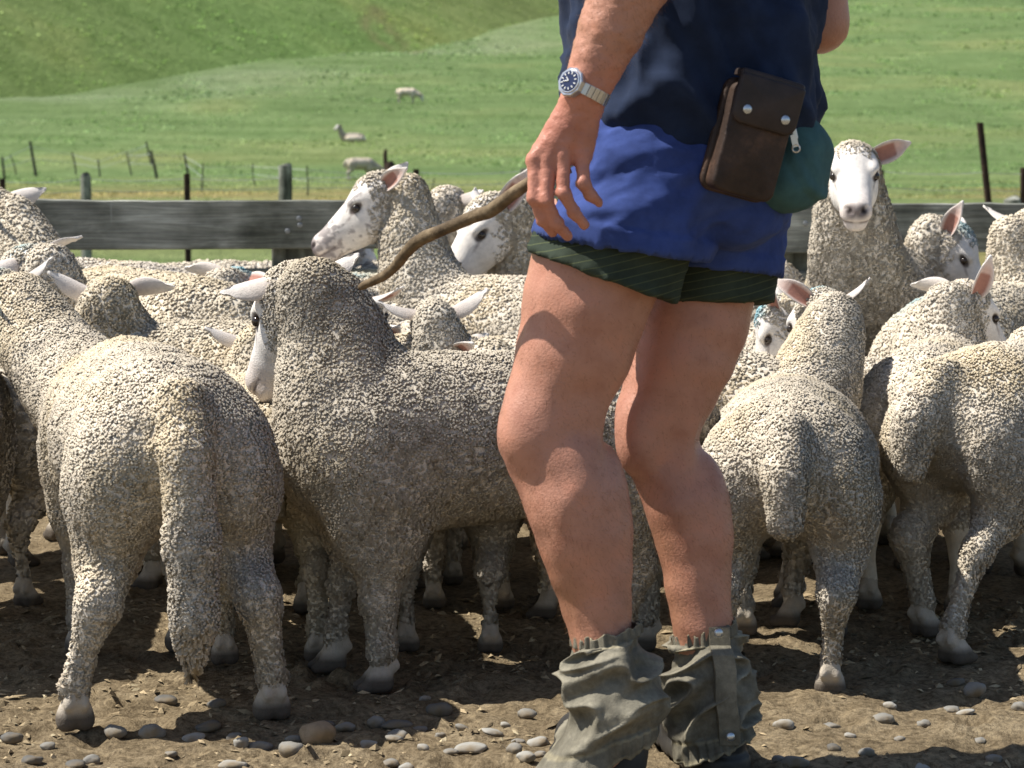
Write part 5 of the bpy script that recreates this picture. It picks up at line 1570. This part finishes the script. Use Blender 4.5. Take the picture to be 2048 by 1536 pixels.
def stone(px, py, w, h, kind, seed, label, rough=0.15, group='stones on the yard floor'):
    p = ground_at(px, py + h * 0.42, 0.003)
    sc = p[1] / FPX
    bm = bmesh.new(); bmesh.ops.create_icosphere(bm, subdivisions=3, radius=1.0)
    V = np.array([v.co for v in bm.verts])
    me = bpy.data.meshes.new('stone'); bm.to_mesh(me); bm.free()
    rng = np.random.default_rng(seed)
    rx = w / 2 * sc; rz = h / 2 * sc * 1.05; ry = rx * rng.uniform(0.7, 1.0)
    r = 1 + rough * 1.5 * fbm(V + seed, 1.1, 2, seed) + rough * 0.35 * fbm(V + seed, 3.5, 2, seed + 1)
    V = V * r[:, None]
    V = np.sign(V) * np.abs(V) ** (0.92)
    V = V * [rx, ry, rz]
    me.vertices.foreach_set('co', V.astype(np.float32).ravel())
    me.polygons.foreach_set('use_smooth', [True] * len(me.polygons))
    o = obj('stone', me, M_ST[kind])
    o.location = (p[0], p[1] + ry * 0.6, float(yard_z(np.array([p[0]]), np.array([p[1]]))[0]) + rz * 0.42)
    o.rotation_euler = (rng.normal(0, 0.08), rng.normal(0, 0.12), rng.uniform(-0.5, 0.5))
    tag(o, label, 'stone', group)
stone(632, 1466, 70, 50, 3, 1, 'angular tan rock beside the long-tailed sheep\'s hoof', 0.22)
stone(880, 1410, 52, 34, 1, 2, 'dark rounded stone in the shade under the side-on sheep')
stone(303, 1454, 54, 35, 0, 3, 'grey egg-shaped stone between the long-tailed sheep\'s hooves')
stone(580, 1497, 50, 38, 0, 4, 'grey stone standing just below the tan rock')
stone(462, 1524, 62, 18, 2, 5, 'flat pale stone at the bottom of the picture below the long tail')
stone(1950, 1382, 48, 32, 0, 6, 'grey stone with a pale vein under the broad sheep')
stone(940, 1493, 62, 20, 2, 7, 'long pale pebble in the open dirt left of the gaiters')
stone(413, 1443, 64, 18, 1, 8, 'flat dark stone below the end of the long tail')
def stone_label(x, y, w, h, kd):
    size = 'tiny' if w < 30 else 'small' if w < 40 else 'broad'
    shape = 'flat' if w / h > 2.3 else 'round' if w / h < 1.6 else 'oval'
    col = ('grey', 'dark', 'pale')[kd]
    spots = [(70, 'in the bottom corner before the long-tailed sheep'), (200, 'in front of the long-tailed sheep\'s near hoof'), (360, 'between the long-tailed sheep\'s hooves'), (500, 'below the hanging long tail'), (600, 'just before the tan rock'),
             (700, 'just beyond the tan rock'), (770, 'below the side-on sheep\'s front hoof'), (830, 'below the side-on sheep\'s belly'), (960, 'in the dirt between tan rock and gaiters'), (1040, 'a hand away from the torn gaiter'), (1100, 'right against the torn gaiter'),
             (1620, 'beside the studded gaiter'), (1720, 'below the small docked sheep\'s hoof'), (1820, 'between the docked sheep and the broad one'), (1920, 'below the broad sheep'), (2100, 'at the picture edge below the broad sheep')]
    where = next(t for lim, t in spots if x < lim)
    row = 'nearer' if y > 1495 else 'farther' if y < 1445 else ''
    return ' '.join(f'{size} {shape} {col} {row} stone {where}'.split())
for k, (x, y, w, h, kd) in enumerate([(228, 1458, 45, 25, 0), (385, 1462, 45, 20, 2), (480, 1478, 32, 24, 2), (520, 1478, 50, 22, 0), (468, 1456, 32, 18, 0), (585, 1471, 32, 16, 0), (850, 1387, 24, 14, 2), (1053, 1428, 38, 22, 0), (752, 1437, 34, 26, 0),
        (795, 1448, 60, 16, 1), (835, 1441, 38, 16, 0), (793, 1470, 45, 22, 0), (735, 1473, 50, 18, 2), (788, 1483, 36, 12, 0), (925, 1456, 30, 14, 0), (985, 1466, 46, 13, 2), (1037, 1481, 30, 14, 0), (1076, 1478, 50, 20, 2),
        (1030, 1510, 32, 24, 0), (1053, 1526, 38, 20, 2), (1082, 1508, 30, 14, 0), (775, 1528, 42, 14, 0), (815, 1525, 36, 24, 2), (95, 1496, 32, 14, 0), (182, 1504, 36, 24, 0), (20, 1470, 44, 24, 1), (1905, 1416, 32, 13, 0), (1932, 1423, 40, 14, 2),
        (1850, 1440, 30, 18, 0), (1770, 1444, 46, 18, 0), (1665, 1451, 36, 20, 0), (1568, 1451, 38, 22, 2), (1781, 1416, 26, 14, 2), (1735, 1506, 38, 20, 0), (1670, 1501, 30, 18, 1), (1590, 1525, 62, 26, 0), (1850, 1524, 44, 30, 2), (1560, 1513, 30, 14, 0),
        (1910, 1362, 40, 16, 1), (2040, 1413, 30, 20, 0), (60, 1519, 46, 18, 1), (150, 1526, 40, 16, 1), (340, 1500, 26, 12, 0), (1960, 1480, 26, 12, 0), (1990, 1510, 34, 18, 0), (1700, 1470, 24, 10, 2), (1800, 1480, 22, 10, 0), (690, 1452, 40, 18, 0),
        (655, 1440, 28, 16, 1), (1010, 1452, 24, 12, 2), (880, 1465, 24, 12, 0), (900, 1505, 30, 12, 0), (845, 1500, 24, 12, 2), (430, 1410, 40, 16, 1), (330, 1400, 44, 18, 1), (1660, 1345, 56, 14, 1)]):
    stone(x, y, w, h, kd, 20 + k, stone_label(x, y, w, h, kd), 0.17)
def litter():
    rng = np.random.default_rng(9)
    n = 11000
    X = rng.uniform(-1.15, 1.15, n); Y = 2.75 + 1.9 * rng.random(n) ** 1.2
    P = np.stack([X, Y, np.zeros(n)], 1)
    keep = rng.random(n) < 0.45 + 0.75 * fbm(P, 3.2, 2, 61)
    X, Y = X[keep], Y[keep]; n = len(X)
    z = yard_z(X, Y)
    s = rng.lognormal(math.log(0.0048), 0.45, n).clip(0.002, 0.012)
    th = rng.uniform(0, 6.28, n)
    a = np.stack([np.cos(th), np.sin(th), rng.normal(0, 0.25, n)], 1); b = np.stack([-np.sin(th), np.cos(th), rng.normal(0, 0.3, n)], 1)
    c = np.stack([X, Y, z + s * 0.15], 1)
    L = (s * rng.uniform(0.8, 1.9, n))[:, None]; W = (s * rng.uniform(0.4, 0.9, n))[:, None]; H = (s * rng.uniform(0.25, 0.7, n))[:, None]
    up_ = np.array([0, 0, 1.0])
    V = np.stack([c - a * L, c - b * W, c + a * L, c + b * W, c + up_ * H + a * L * 0.2, c - up_ * H], 1)
    T = np.array([[0, 1, 4], [1, 2, 4], [2, 3, 4], [3, 0, 4]])
    F = ((np.arange(n) * 6)[:, None, None] + T[None]).reshape(-1, 3)
    base = np.where(rng.random(n)[:, None] < 0.08, np.array([0.44, 0.37, 0.24]), np.array([0.30, 0.235, 0.145]))
    col = base * (1 + 0.35 * rng.normal(0, 1, n))[:, None].clip(0.35, 1.8)
    me = mesh_from('dirt_litter', V.reshape(-1, 3), [F], np.repeat(col[:, None, :], 6, 1).reshape(-1, 3), smooth=False)
    tag(obj('dirt_litter', me, tint_mat('dry_dirt_crumbs', 0.95, 0.05, 300, 0.3)), 'dry crumbs of dung and dirt strewn over the yard floor', 'dirt', kind='stuff')
litter()
